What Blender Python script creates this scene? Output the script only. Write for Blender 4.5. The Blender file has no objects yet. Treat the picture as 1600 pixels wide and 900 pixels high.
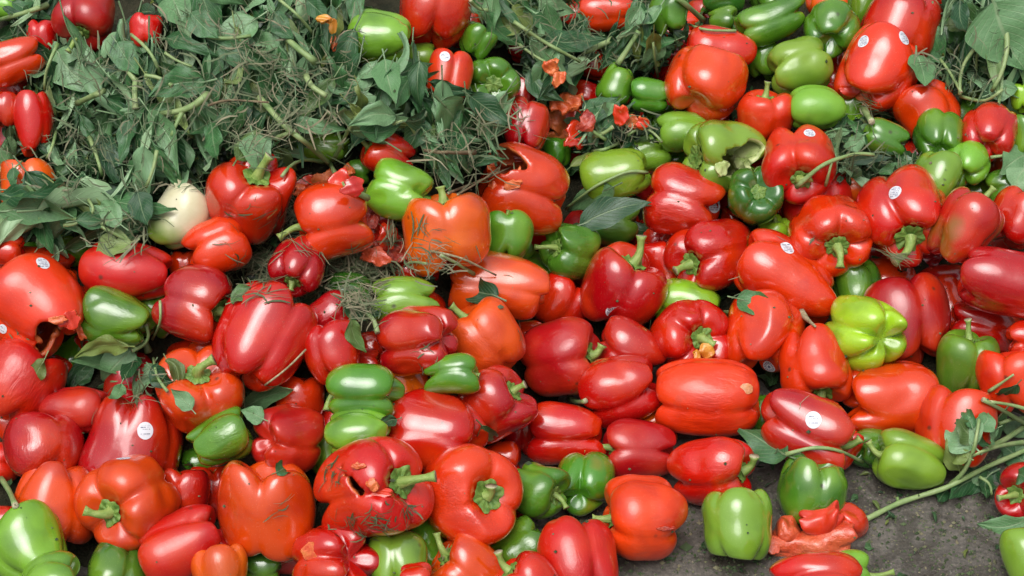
import bpy, math, random
import numpy as np
from mathutils import Vector, Matrix

random.seed(7)
rng = np.random.RandomState(7)
R = math.radians
scene = bpy.context.scene
COL = scene.collection

# ------------------------------------------------------------------ camera
PITCH = 38.0
cam_d = bpy.data.cameras.new('camera')
cam_d.sensor_width = 36.0
cam_d.lens = 65.0
cam_d.clip_start = 0.05
cam_d.clip_end = 500.0
cam = bpy.data.objects.new('camera', cam_d)
COL.objects.link(cam)
cam.location = (0.0, 0.0, 1.48)
cam.rotation_euler = (R(90 - PITCH), 0, 0)
scene.camera = cam
scene.render.resolution_x, scene.render.resolution_y = 1024, 576

# ------------------------------------------------------------------ light
SUN_EL, SUN_AZ = 66.0, 205.0          # soft overcast light from high up, a little behind the viewer's left
world = bpy.data.worlds.new('World')
scene.world = world
world.use_nodes = True
nt = world.node_tree
nt.nodes.clear()
sky = nt.nodes.new('ShaderNodeTexSky')
sky.sky_type = 'NISHITA'
sky.sun_disc = False
sky.sun_elevation = R(SUN_EL)
sky.sun_rotation = R(SUN_AZ)
sky.dust_density = 4.0
hs = nt.nodes.new('ShaderNodeHueSaturation')
hs.inputs['Saturation'].default_value = 0.22
nt.links.new(sky.outputs[0], hs.inputs['Color'])
geo = nt.nodes.new('ShaderNodeTexCoord')
sep = nt.nodes.new('ShaderNodeSeparateXYZ')
nt.links.new(geo.outputs['Generated'], sep.inputs[0])
mr = nt.nodes.new('ShaderNodeMapRange')      # overcast sky: about three times brighter overhead than at the horizon
mr.inputs['From Min'].default_value = 0.0
mr.inputs['From Max'].default_value = 1.0
mr.inputs['To Min'].default_value = 0.60
mr.inputs['To Max'].default_value = 2.6
nt.links.new(sep.outputs[2], mr.inputs['Value'])
mul = nt.nodes.new('ShaderNodeVectorMath')
mul.operation = 'SCALE'
nt.links.new(hs.outputs[0], mul.inputs[0])
nt.links.new(mr.outputs[0], mul.inputs['Scale'])
bg = nt.nodes.new('ShaderNodeBackground')
bg.inputs['Strength'].default_value = 0.082
nt.links.new(mul.outputs[0], bg.inputs['Color'])
wo = nt.nodes.new('ShaderNodeOutputWorld')
nt.links.new(bg.outputs[0], wo.inputs[0])

sun_d = bpy.data.lights.new('sun', 'SUN')
sun_d.energy = 1.5
sun_d.angle = R(44)
sun_d.color = (1.0, 0.98, 0.95)
sun = bpy.data.objects.new('sun', sun_d)
COL.objects.link(sun)
_az = R(SUN_AZ)
sdir = Vector((math.sin(_az) * math.cos(R(SUN_EL)), math.cos(_az) * math.cos(R(SUN_EL)), math.sin(R(SUN_EL))))
sun.rotation_euler = (-sdir).to_track_quat('-Z', 'Y').to_euler()
scene.view_settings.view_transform = 'Standard'
scene.view_settings.look = 'None'
scene.view_settings.exposure = 0.08
scene.cycles.max_bounces = 6
scene.cycles.diffuse_bounces = 3
scene.cycles.glossy_bounces = 3

# ------------------------------------------------------------------ viewing rays, used to find where on the heap a thing lies
CAMP = np.array(cam.location)
XC = np.array([1.0, 0, 0])
YC = np.array([0, math.sin(R(PITCH)), math.cos(R(PITCH))])
ZC = np.array([0, -math.cos(R(PITCH)), math.sin(R(PITCH))])     # towards the viewer
FPX = 1600 * 65.0 / 36.0


def ray(u, v):
    return XC * ((u - 800) / FPX) - YC * ((v - 450) / FPX) - ZC   # unit depth


def sm(a, b, x):
    t = np.clip((x - a) / (b - a), 0, 1)
    return t * t * (3 - 2 * t)


def heap_h(x, y):
    """height of the layer of pepper centres of the heap"""
    toe = 1.50 - 0.30 * sm(0.10, -0.15, x) + 0.02 * np.sin(x * 9)
    s = y - toe
    h = np.where(s > 0, 0.47 * s, 0.47 * s)
    h = np.where(h > 0.32, 0.32 + (h - 0.32) * 0.55, h)
    h = h + 0.085 * np.exp(-(((x + 0.40) / 0.17) ** 2 + ((y - 1.98) / 0.13) ** 2))
    h = h + 0.02 * np.sin(x * 7 + 1) * np.sin(y * 6)
    h = h - 0.055 * np.exp(-(((x + 0.525) / 0.055) ** 2 + ((y - 1.865) / 0.075) ** 2))      # dark hollow under the leaf bank
    back = np.clip(y - 2.9, 0, None)
    return h - 0.6 * back ** 2 - 0.5 * np.clip(np.abs(x) - 1.1, 0, None) ** 1.5


def hit_heap(u, v, r=0.0, off=0.0):
    d = ray(u, v)
    lo = 1.2
    t = lo
    while t < 6:
        p = CAMP + d * t
        if p[2] <= max(float(heap_h(p[0], p[1])) + off, r):
            break
        t += 0.01
    return t


# ------------------------------------------------------------------ materials
MATS = {}


def new_mat(name):
    m = bpy.data.materials.new(name)
    m.use_nodes = True
    m.node_tree.nodes.clear()
    return m, m.node_tree


def N(nt, typ, **kw):
    n = nt.nodes.new(typ)
    for k, v in kw.items():
        if isinstance(v, tuple) and k not in ('xy',) and k.startswith('_'):
            pass
        setattr(n, k, v)
    return n


def principled(nt):
    b = nt.nodes.new('ShaderNodeBsdfPrincipled')
    o = nt.nodes.new('ShaderNodeOutputMaterial')
    nt.links.new(b.outputs[0], o.inputs[0])
    return b


def noise(nt, scale, detail=4, rough=0.5, vec=None, dist=0.0):
    n = nt.nodes.new('ShaderNodeTexNoise')
    n.inputs['Scale'].default_value = scale
    n.inputs['Detail'].default_value = detail
    n.inputs['Roughness'].default_value = rough
    n.inputs['Distortion'].default_value = dist
    if vec is not None:
        nt.links.new(vec, n.inputs['Vector'])
    return n.outputs[0]


def ramp(nt, fac, stops):
    r = nt.nodes.new('ShaderNodeValToRGB')
    el = r.color_ramp.elements
    while len(el) < len(stops):
        el.new(0.5)
    for e, (p, c) in zip(el, stops):
        e.position = p
        e.color = (c, c, c, 1) if isinstance(c, (int, float)) else (*c, 1)
    nt.links.new(fac, r.inputs[0])
    return r.outputs[0]


def mix(nt, fac, a, b, mode='MIX'):
    m = nt.nodes.new('ShaderNodeMix')
    m.data_type = 'RGBA'
    m.blend_type = mode
    for s, val in ((0, fac), (6, a), (7, b)):
        if hasattr(val, 'is_linked') or hasattr(val, 'links'):
            nt.links.new(val, m.inputs[s])
        elif isinstance(val, tuple):
            m.inputs[s].default_value = (*val, 1)
        else:
            m.inputs[s].default_value = val
    return m.outputs[2]


def mathn(nt, op, a, b=None):
    m = nt.nodes.new('ShaderNodeMath')
    m.operation = op
    for i, val in enumerate((a, b)):
        if val is None:
            continue
        if isinstance(val, (int, float)):
            m.inputs[i].default_value = val
        else:
            nt.links.new(val, m.inputs[i])
    return m.outputs[0]


def bump(nt, h, strength, dist, b, normal=None):
    n = nt.nodes.new('ShaderNodeBump')
    n.inputs['Strength'].default_value = strength
    n.inputs['Distance'].default_value = dist
    nt.links.new(h, n.inputs['Height'])
    nt.links.new(n.outputs[0], b.inputs['Normal'])
    return n.outputs[0]


def objvec(nt, shift=True):
    """object coordinates shifted by a per-object random amount"""
    tc = nt.nodes.new('ShaderNodeTexCoord')
    if not shift:
        return tc.outputs['Object']
    oi = nt.nodes.new('ShaderNodeObjectInfo')
    sc_ = nt.nodes.new('ShaderNodeMath')
    sc_.operation = 'MULTIPLY'
    nt.links.new(oi.outputs['Random'], sc_.inputs[0])
    sc_.inputs[1].default_value = 37.0
    va = nt.nodes.new('ShaderNodeVectorMath')
    va.operation = 'ADD'
    nt.links.new(tc.outputs['Object'], va.inputs[0])
    nt.links.new(sc_.outputs[0], va.inputs[1])
    return va.outputs[0]


def skin_material(name, ripe):
    m, nt = new_mat(name)
    b = principled(nt)
    v = objvec(nt)
    oi = nt.nodes.new('ShaderNodeObjectInfo')
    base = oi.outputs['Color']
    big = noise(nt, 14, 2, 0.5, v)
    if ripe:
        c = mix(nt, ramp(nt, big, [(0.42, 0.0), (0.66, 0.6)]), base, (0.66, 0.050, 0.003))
        c = mix(nt, ramp(nt, noise(nt, 22, 2, 0.5, v, 0.3), [(0.45, 0.0), (0.72, 0.45)]), c, (0.30, 0.004, 0.008))
    else:
        c = mix(nt, ramp(nt, big, [(0.45, 0.0), (0.68, 0.55)]), base, (0.20, 0.36, 0.022))
        c = mix(nt, ramp(nt, noise(nt, 19, 2, 0.5, v, 0.3), [(0.47, 0.0), (0.72, 0.6)]), c, (0.020, 0.085, 0.010))
    # tiny pale pores and a few dark scuffs
    vo = nt.nodes.new('ShaderNodeTexVoronoi')
    vo.inputs['Scale'].default_value = 420
    nt.links.new(v, vo.inputs['Vector'])
    c = mix(nt, ramp(nt, vo.outputs['Distance'], [(0.08, 0.18), (0.18, 0.0)]), c, (0.8, 0.45, 0.25) if ripe else (0.5, 0.6, 0.2))
    vs = nt.nodes.new('ShaderNodeTexVoronoi')
    vs.inputs['Scale'].default_value = 34
    nt.links.new(v, vs.inputs['Vector'])
    sc1 = ramp(nt, vs.outputs['Distance'], [(0.05, 1.0), (0.13, 0.0)])
    gate = ramp(nt, noise(nt, 16, 1, 0.5, v), [(0.58, 0.0), (0.60, 1.0)])
    c = mix(nt, mathn(nt, 'MULTIPLY', sc1, mathn(nt, 'MULTIPLY', gate, 0.75)), c, (0.035, 0.022, 0.010))
    # a few fruits are still turning colour in one place
    t_gate = ramp(nt, oi.outputs['Random'], [(0.93, 0.0), (0.95, 1.0)])
    t_patch = ramp(nt, noise(nt, 9, 3, 0.55, v), [(0.56, 0.0), (0.66, 0.7)])
    c = mix(nt, mathn(nt, 'MULTIPLY', t_gate, t_patch), c, (0.14, 0.13, 0.012) if ripe else (0.33, 0.14, 0.012))
    # thin film of dried soil in patches
    dn = noise(nt, 30, 6, 0.68, v, 0.6)
    df = ramp(nt, dn, [(0.60, 0.0), (0.74, 0.20)])
    c = mix(nt, df, c, (0.16, 0.12, 0.07))
    nt.links.new(c, b.inputs['Base Color'])
    rr = nt.nodes.new('ShaderNodeMapRange')
    nt.links.new(noise(nt, 45, 4, 0.6, v), rr.inputs['Value'])
    rr.inputs['From Min'].default_value = 0.3
    rr.inputs['From Max'].default_value = 0.7
    rr.inputs['To Min'].default_value = 0.15
    rr.inputs['To Max'].default_value = 0.27
    dull = ramp(nt, mathn(nt, 'FRACT', mathn(nt, 'MULTIPLY', oi.outputs['Random'], 13.7)), [(0.55, 0.0), (1.0, 0.20)])
    nt.links.new(mathn(nt, 'ADD', mathn(nt, 'ADD', rr.outputs[0], dull), mathn(nt, 'MULTIPLY', df, 0.8)), b.inputs['Roughness'])
    nt.links.new(mathn(nt, 'SUBTRACT', 0.95, mathn(nt, 'MULTIPLY', dull, 2.4)), b.inputs['Coat Weight'])
    b.inputs['IOR'].default_value = 1.50
    b.inputs['Coat Weight'].default_value = 0.75
    b.inputs['Coat Roughness'].default_value = 0.09
    b.inputs['Subsurface Weight'].default_value = 0.0
    # some skins have begun to wrinkle
    mp = nt.nodes.new('ShaderNodeMapping')
    mp.inputs['Scale'].default_value = (1.0, 1.0, 0.28)
    nt.links.new(v, mp.inputs['Vector'])
    wr = noise(nt, 150, 3, 0.6, mp.outputs[0], 0.8)
    wg = ramp(nt, mathn(nt, 'FRACT', mathn(nt, 'MULTIPLY', oi.outputs['Random'], 5.3)), [(0.55, 0.08), (0.9, 0.75)])
    wp = ramp(nt, noise(nt, 18, 2, 0.5, v), [(0.42, 0.0), (0.62, 1.0)])
    h = mathn(nt, 'ADD', noise(nt, 26, 2, 0.5, v), mathn(nt, 'MULTIPLY', wr, mathn(nt, 'MULTIPLY', wg, wp)))
    h = mathn(nt, 'ADD', h, mathn(nt, 'MULTIPLY', noise(nt, 420, 3, 0.6, v), 0.05))
    bump(nt, h, 0.45, 0.0045, b)
    return m


def simple(name, c1, c2, scale, rough, spec=0.5, bs=0.3, bd=0.001, stretch=None, coat=0.0):
    m, nt = new_mat(name)
    b = principled(nt)
    v = objvec(nt)
    if stretch:
        mp = nt.nodes.new('ShaderNodeMapping')
        mp.inputs['Scale'].default_value = stretch
        nt.links.new(v, mp.inputs['Vector'])
        v = mp.outputs[0]
    n = noise(nt, scale, 5, 0.6, v)
    c = mix(nt, ramp(nt, n, [(0.35, 0.0), (0.65, 1.0)]), c1, c2)
    nt.links.new(c, b.inputs['Base Color'])
    b.inputs['Roughness'].default_value = rough
    b.inputs['Specular IOR Level'].default_value = spec
    b.inputs['Coat Weight'].default_value = coat
    b.inputs['Coat Roughness'].default_value = 0.2
    bump(nt, noise(nt, scale * 2.2, 5, 0.65, v), bs, bd, b)
    return m


def leaf_material(name, top1, top2, under, sheen=0.4):
    m, nt = new_mat(name)
    b = principled(nt)
    v = objvec(nt)
    uv = nt.nodes.new('ShaderNodeUVMap')
    uv.uv_map = 'UVMap'
    sp = nt.nodes.new('ShaderNodeSeparateXYZ')
    nt.links.new(uv.outputs[0], sp.inputs[0])
    ax = mathn(nt, 'ABSOLUTE', mathn(nt, 'SUBTRACT', sp.outputs[0], 0.5))      # distance from the midrib
    mid = ramp(nt, ax, [(0.012, 1.0), (0.035, 0.0)])
    # side veins run out and forward from the midrib
    ph = mathn(nt, 'SUBTRACT', mathn(nt, 'MULTIPLY', sp.outputs[1], 9.0), mathn(nt, 'MULTIPLY', ax, 7.0))
    fr = mathn(nt, 'ABSOLUTE', mathn(nt, 'SUBTRACT', mathn(nt, 'FRACT', ph), 0.5))
    side = ramp(nt, fr, [(0.02, 0.6), (0.09, 0.0)])
    vein = mathn(nt, 'MAXIMUM', mid, side)
    at = nt.nodes.new('ShaderNodeAttribute')
    at.attribute_name = 'tone'
    oi = nt.nodes.new('ShaderNodeObjectInfo')
    tone = mathn(nt, 'FRACT', mathn(nt, 'ADD', at.outputs['Fac'], mathn(nt, 'MULTIPLY', oi.outputs['Random'], 7.3)))
    c = mix(nt, mathn(nt, 'POWER', tone, 1.3), top1, top2)
    c = mix(nt, ramp(nt, noise(nt, 40, 4, 0.6, v), [(0.4, 0.0), (0.7, 0.5)]), c, tuple(x * 0.55 for x in top1))
    gb = nt.nodes.new('ShaderNodeNewGeometry')
    c = mix(nt, gb.outputs['Backfacing'], c, under)
    c = mix(nt, mathn(nt, 'MULTIPLY', vein, 0.45), c, (0.28, 0.36, 0.20))
    c = mix(nt, ramp(nt, mathn(nt, 'FRACT', mathn(nt, 'MULTIPLY', tone, 9.7)), [(0.88, 0.0), (0.97, 0.55)]), c, (0.24, 0.27, 0.05))
    # brown dead patches on some leaves
    br = mathn(nt, 'MULTIPLY', ramp(nt, noise(nt, 28, 4, 0.6, v), [(0.60, 0.0), (0.70, 1.0)]), ramp(nt, tone, [(0.80, 0.0), (0.95, 0.8)]))
    c = mix(nt, br, c, (0.12, 0.075, 0.045))
    nt.links.new(c, b.inputs['Base Color'])
    b.inputs['Roughness'].default_value = 0.34
    b.inputs['Specular IOR Level'].default_value = 0.50
    h = mathn(nt, 'SUBTRACT', mathn(nt, 'MULTIPLY', noise(nt, 90, 4, 0.6, v), 0.5), mathn(nt, 'MULTIPLY', vein, 0.6))
    bump(nt, h, 0.6, 0.0012, b)
    return m


def tone_material(name, stops, rough=0.7, nscale=60):
    """many small pieces, each with a tone of its own"""
    m, nt = new_mat(name)
    b = principled(nt)
    at = nt.nodes.new('ShaderNodeAttribute')
    at.attribute_name = 'tone'
    c = ramp(nt, at.outputs['Fac'], stops)
    tc = nt.nodes.new('ShaderNodeTexCoord')
    n = noise(nt, nscale, 3, 0.6, tc.outputs['Object'])
    c = mix(nt, ramp(nt, n, [(0.4, 0.0), (0.75, 0.5)]), c, (0.03, 0.03, 0.015))
    nt.links.new(c, b.inputs['Base Color'])
    b.inputs['Roughness'].default_value = rough
    return m


M_RIPE = skin_material('ripe_skin', True)
M_GREEN = skin_material('green_skin', False)
def pale_material():
    m, nt = new_mat('pale_skin')
    b = principled(nt)
    tc = nt.nodes.new('ShaderNodeTexCoord')
    sp = nt.nodes.new('ShaderNodeSeparateXYZ')
    nt.links.new(tc.outputs['Object'], sp.inputs[0])
    v = tc.outputs['Object']
    z = mathn(nt, 'ADD', sp.outputs[2], mathn(nt, 'MULTIPLY', mathn(nt, 'SUBTRACT', noise(nt, 26, 4, 0.6, v), 0.5), 0.05))
    f = nt.nodes.new('ShaderNodeMapRange')
    f.inputs['From Min'].default_value = -0.005
    f.inputs['From Max'].default_value = -0.036
    nt.links.new(z, f.inputs['Value'])
    c = mix(nt, ramp(nt, noise(nt, 35, 5, 0.65, v), [(0.4, 0.0), (0.7, 0.6)]), (0.66, 0.62, 0.42), (0.55, 0.50, 0.26))
    c = mix(nt, f.outputs[0], c, (0.22, 0.36, 0.05))
    nt.links.new(c, b.inputs['Base Color'])
    b.inputs['Roughness'].default_value = 0.33
    b.inputs['Coat Weight'].default_value = 0.3
    bump(nt, noise(nt, 60, 3, 0.6, v), 0.3, 0.002, b)
    return m


M_PALE = pale_material()
M_FLESH = simple('torn_flesh', (0.62, 0.085, 0.02), (0.74, 0.19, 0.05), 60, 0.32, 0.6, 0.7, 0.004, coat=0.3)
M_GFLESH = simple('green_flesh', (0.30, 0.42, 0.10), (0.55, 0.58, 0.28), 50, 0.4, 0.6, 0.6, 0.003)
M_SALMON = simple('rotten_flesh', (0.66, 0.13, 0.050), (0.58, 0.045, 0.012), 24, 0.30, 0.6, 0.9, 0.006, coat=0.7)
M_DARKFLESH = simple('mashed_flesh', (0.32, 0.018, 0.010), (0.50, 0.06, 0.02), 55, 0.3, 0.6, 0.9, 0.006, coat=0.4)
M_STEM = simple('stem_green', (0.17, 0.28, 0.05), (0.31, 0.40, 0.11), 70, 0.5, 0.5, 0.5, 0.0015, stretch=(3, 3, 0.7))
M_CALYX = simple('calyx_green', (0.07, 0.16, 0.02), (0.20, 0.31, 0.06), 120, 0.5, 0.5, 0.6, 0.0015)
M_CUT = simple('cut_stem', (0.55, 0.52, 0.34), (0.34, 0.29, 0.17), 160, 0.8, 0.2, 0.8, 0.0015)
M_DRYSTEM = simple('dry_stem', (0.42, 0.38, 0.24), (0.22, 0.18, 0.09), 90, 0.75, 0.3, 0.6, 0.0015, stretch=(3, 3, 0.7))
M_STALK = simple('plant_stalk', (0.17, 0.28, 0.09), (0.30, 0.38, 0.16), 45, 0.5, 0.5, 0.5, 0.0012)
M_TWIG = simple('dry_twig', (0.24, 0.19, 0.11), (0.14, 0.10, 0.06), 80, 0.8, 0.2, 0.6, 0.001)
M_LEAF = leaf_material('wilted_leaf', (0.011, 0.058, 0.018), (0.070, 0.205, 0.062), (0.17, 0.31, 0.15))
M_LEAF2 = leaf_material('pale_leaf', (0.10, 0.23, 0.085), (0.19, 0.34, 0.16), (0.25, 0.39, 0.20))
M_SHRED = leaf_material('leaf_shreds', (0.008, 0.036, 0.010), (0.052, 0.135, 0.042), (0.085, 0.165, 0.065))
M_GRASS = tone_material('grass_clippings', [(0.0, (0.040, 0.070, 0.024)), (0.45, (0.095, 0.135, 0.055)), (0.75, (0.17, 0.165, 0.09)), (1.0, (0.30, 0.26, 0.16))])
M_SOIL = simple('heap_soil', (0.018, 0.020, 0.010), (0.045, 0.040, 0.022), 40, 0.9, 0.2, 1.0, 0.01)


def sticker_material(name, style):
    m, nt = new_mat(name)
    b = principled(nt)
    uv = nt.nodes.new('ShaderNodeUVMap')
    uv.uv_map = 'UVMap'
    sp = nt.nodes.new('ShaderNodeSeparateXYZ')
    nt.links.new(uv.outputs[0], sp.inputs[0])
    x, y = sp.outputs[0], sp.outputs[1]
    # rows of tiny print: rows from y, letters from a row-wise noise
    row = mathn(nt, 'FRACT', mathn(nt, 'MULTIPLY', y, 8.0))
    rowm = mathn(nt, 'MULTIPLY', mathn(nt, 'GREATER_THAN', row, 0.30), mathn(nt, 'LESS_THAN', row, 0.80))
    comb = nt.nodes.new('ShaderNodeCombineXYZ')
    nt.links.new(mathn(nt, 'MULTIPLY', x, 22.0), comb.inputs[0])
    nt.links.new(mathn(nt, 'MULTIPLY', mathn(nt, 'FLOOR', mathn(nt, 'MULTIPLY', y, 8.0)), 7.7), comb.inputs[1])
    ln = nt.nodes.new('ShaderNodeTexNoise')
    ln.inputs['Scale'].default_value = 1.0
    ln.inputs['Detail'].default_value = 1
    nt.links.new(comb.outputs[0], ln.inputs['Vector'])
    letters = mathn(nt, 'MULTIPLY', rowm, mathn(nt, 'GREATER_THAN', ln.outputs[0], 0.47))
    inx = mathn(nt, 'LESS_THAN', mathn(nt, 'ABSOLUTE', mathn(nt, 'SUBTRACT', x, 0.5)), 0.33)
    if style == 0:      # small print in the upper half and a bar lower down
        win = mathn(nt, 'MULTIPLY', mathn(nt, 'GREATER_THAN', y, 0.56), mathn(nt, 'LESS_THAN', y, 0.80))
        low = mathn(nt, 'MULTIPLY', mathn(nt, 'GREATER_THAN', y, 0.22), mathn(nt, 'LESS_THAN', y, 0.34))
        win = mathn(nt, 'MAXIMUM', win, low)
        inx2 = mathn(nt, 'LESS_THAN', mathn(nt, 'ABSOLUTE', mathn(nt, 'SUBTRACT', x, 0.5)), 0.30)
        dark = mathn(nt, 'MULTIPLY', mathn(nt, 'MULTIPLY', win, inx2), letters)
    elif style == 1:    # print all over
        win = mathn(nt, 'MULTIPLY', mathn(nt, 'GREATER_THAN', y, 0.15), mathn(nt, 'LESS_THAN', y, 0.85))
        dark = mathn(nt, 'MULTIPLY', mathn(nt, 'MULTIPLY', win, inx), letters)
    else:               # rays of print round a dark middle
        dx = mathn(nt, 'SUBTRACT', x, 0.5)
        dy = mathn(nt, 'SUBTRACT', y, 0.5)
        rad = mathn(nt, 'SQRT', mathn(nt, 'ADD', mathn(nt, 'MULTIPLY', dx, dx), mathn(nt, 'MULTIPLY', dy, dy)))
        ang = mathn(nt, 'ARCTAN2', dy, dx)
        rays = mathn(nt, 'GREATER_THAN', mathn(nt, 'SINE', mathn(nt, 'MULTIPLY', ang, 15.0)), 0.1)
        ring = mathn(nt, 'MULTIPLY', mathn(nt, 'GREATER_THAN', rad, 0.22), mathn(nt, 'LESS_THAN', rad, 0.42))
        dark = mathn(nt, 'MAXIMUM', mathn(nt, 'MULTIPLY', rays, ring), mathn(nt, 'LESS_THAN', rad, 0.13))
    c = mix(nt, mathn(nt, 'MULTIPLY', dark, 0.9), (0.66, 0.67, 0.71), (0.06, 0.07, 0.14))
    nt.links.new(c, b.inputs['Base Color'])
    b.inputs['Roughness'].default_value = 0.45
    return m


M_STICK = [sticker_material('label_print_%s' % n, i) for i, n in enumerate(('rows', 'dense', 'rays'))]


def ground_material():
    m, nt = new_mat('worn_concrete')
    b = principled(nt)
    tc = nt.nodes.new('ShaderNodeTexCoord')
    v = tc.outputs['Object']
    c = mix(nt, ramp(nt, noise(nt, 7, 6, 0.62, v), [(0.32, 0.0), (0.68, 1.0)]), (0.062, 0.054, 0.046), (0.128, 0.115, 0.099))
    c = mix(nt, ramp(nt, noise(nt, 3.1, 5, 0.7, v, 0.8), [(0.50, 0.0), (0.62, 0.75)]), c, (0.040, 0.034, 0.027))
    c = mix(nt, ramp(nt, noise(nt, 190, 4, 0.75, v), [(0.46, 0.0), (0.70, 0.75)]), c, (0.21, 0.185, 0.15))
    c = mix(nt, ramp(nt, noise(nt, 60, 5, 0.75, v, 1.0), [(0.56, 0.0), (0.70, 0.7)]), c, (0.035, 0.030, 0.022))
    vo = nt.nodes.new('ShaderNodeTexVoronoi')
    vo.inputs['Scale'].default_value = 150
    nt.links.new(v, vo.inputs['Vector'])
    c = mix(nt, mathn(nt, 'MULTIPLY', ramp(nt, vo.outputs['Distance'], [(0.07, 0.9), (0.17, 0.0)]), ramp(nt, noise(nt, 24, 3, 0.6, v), [(0.45, 0.0), (0.62, 1.0)])), c, (0.33, 0.30, 0.26))
    nt.links.new(c, b.inputs['Base Color'])
    st = ramp(nt, noise(nt, 11, 5, 0.62, v, 1.2), [(0.50, 0.0), (0.57, 1.0)])
    c2 = mix(nt, mathn(nt, 'MULTIPLY', st, 0.50), c, (0.026, 0.020, 0.014))
    nt.links.new(c2, b.inputs['Base Color'])
    rg = mathn(nt, 'SUBTRACT', ramp(nt, noise(nt, 6, 5, 0.65, v, 0.6), [(0.38, 0.50), (0.60, 0.85)]), mathn(nt, 'MULTIPLY', st, 0.30))
    nt.links.new(rg, b.inputs['Roughness'])
    h = mathn(nt, 'ADD', noise(nt, 90, 6, 0.7, v), mathn(nt, 'MULTIPLY', noise(nt, 8, 3, 0.5, v), 2.0))
    bump(nt, h, 0.8, 0.004, b)
    return m


M_GROUND = ground_material()

# ------------------------------------------------------------------ mesh helpers


def mesh_from(name, verts, faces, mats, uv=None, tone=None, smooth=True, midx=None):
    me = bpy.data.meshes.new(name)
    me.from_pydata([tuple(p) for p in verts] if not isinstance(verts, np.ndarray) else verts.tolist(), [], faces if isinstance(faces, list) else faces.tolist())
    for m in mats:
        me.materials.append(m)
    if smooth:
        me.polygons.foreach_set('use_smooth', [True] * len(me.polygons))
    if midx is not None:
        me.polygons.foreach_set('material_index', midx)
    if uv is not None:
        ul = me.uv_layers.new(name='UVMap')
        li = np.zeros(len(me.loops), dtype=np.int32)
        me.loops.foreach_get('vertex_index', li)
        ul.data.foreach_set('uv', np.asarray(uv, dtype=np.float32)[li].ravel())
    if tone is not None:
        a = me.attributes.new('tone', 'FLOAT', 'POINT')
        a.data.foreach_set('value', np.asarray(tone, dtype=np.float32))
    me.update()
    return me


def link(name, me, parent=None, color=None):
    o = bpy.data.objects.new(name, me)
    COL.objects.link(o)
    if parent is not None:
        o.parent = parent
    if color is not None:
        o.color = (*color, 1)
    return o


def tag(o, label=None, cat=None, group=None, kind=None):
    if label:
        o['label'] = label
    if cat:
        o['category'] = cat
    if group:
        o['group'] = group
    if kind:
        o['kind'] = kind
    return o


def empty(name, M=None):
    o = bpy.data.objects.new(name, None)
    o.empty_display_size = 0.03
    COL.objects.link(o)
    if M is not None:
        o.matrix_world = M
    return o


def tube(path, radii, sides=9, ridge=0.0, cap=True, rs=0):
    """verts, faces, index of the first cap face; path Nx3, last ring capped"""
    P = np.asarray(path, float)
    n = len(P)
    T = np.gradient(P, axis=0)
    T /= np.linalg.norm(T, axis=1)[:, None] + 1e-9
    up = np.array([0.3, 0.2, 0.93])
    if abs(T[0] @ up) > 0.95:
        up = np.array([1.0, 0, 0])
    vs, prev = [], np.cross(T[0], up)
    for i in range(n):
        a = prev - T[i] * (prev @ T[i])
        a /= np.linalg.norm(a) + 1e-9
        prev = a
        b = np.cross(T[i], a)
        for k in range(sides):
            th = 2 * math.pi * k / sides
            rr = radii[i] * (1 + ridge * math.cos(th * 5 + rs))
            vs.append(P[i] + (a * math.cos(th) + b * math.sin(th)) * rr)
    fs = []
    for i in range(n - 1):
        for k in range(sides):
            k2 = (k + 1) % sides
            fs.append((i * sides + k, i * sides + k2, (i + 1) * sides + k2, (i + 1) * sides + k))
    nside = len(fs)
    if cap:
        # a shallow hollow in the cut end
        c = len(vs)
        vs.append(P[-1] - T[-1] * radii[-1] * 0.18)
        for k in range(sides):
            fs.append(((n - 1) * sides + k, (n - 1) * sides + (k + 1) % sides, c))
    return np.array(vs), fs, nside


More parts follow.
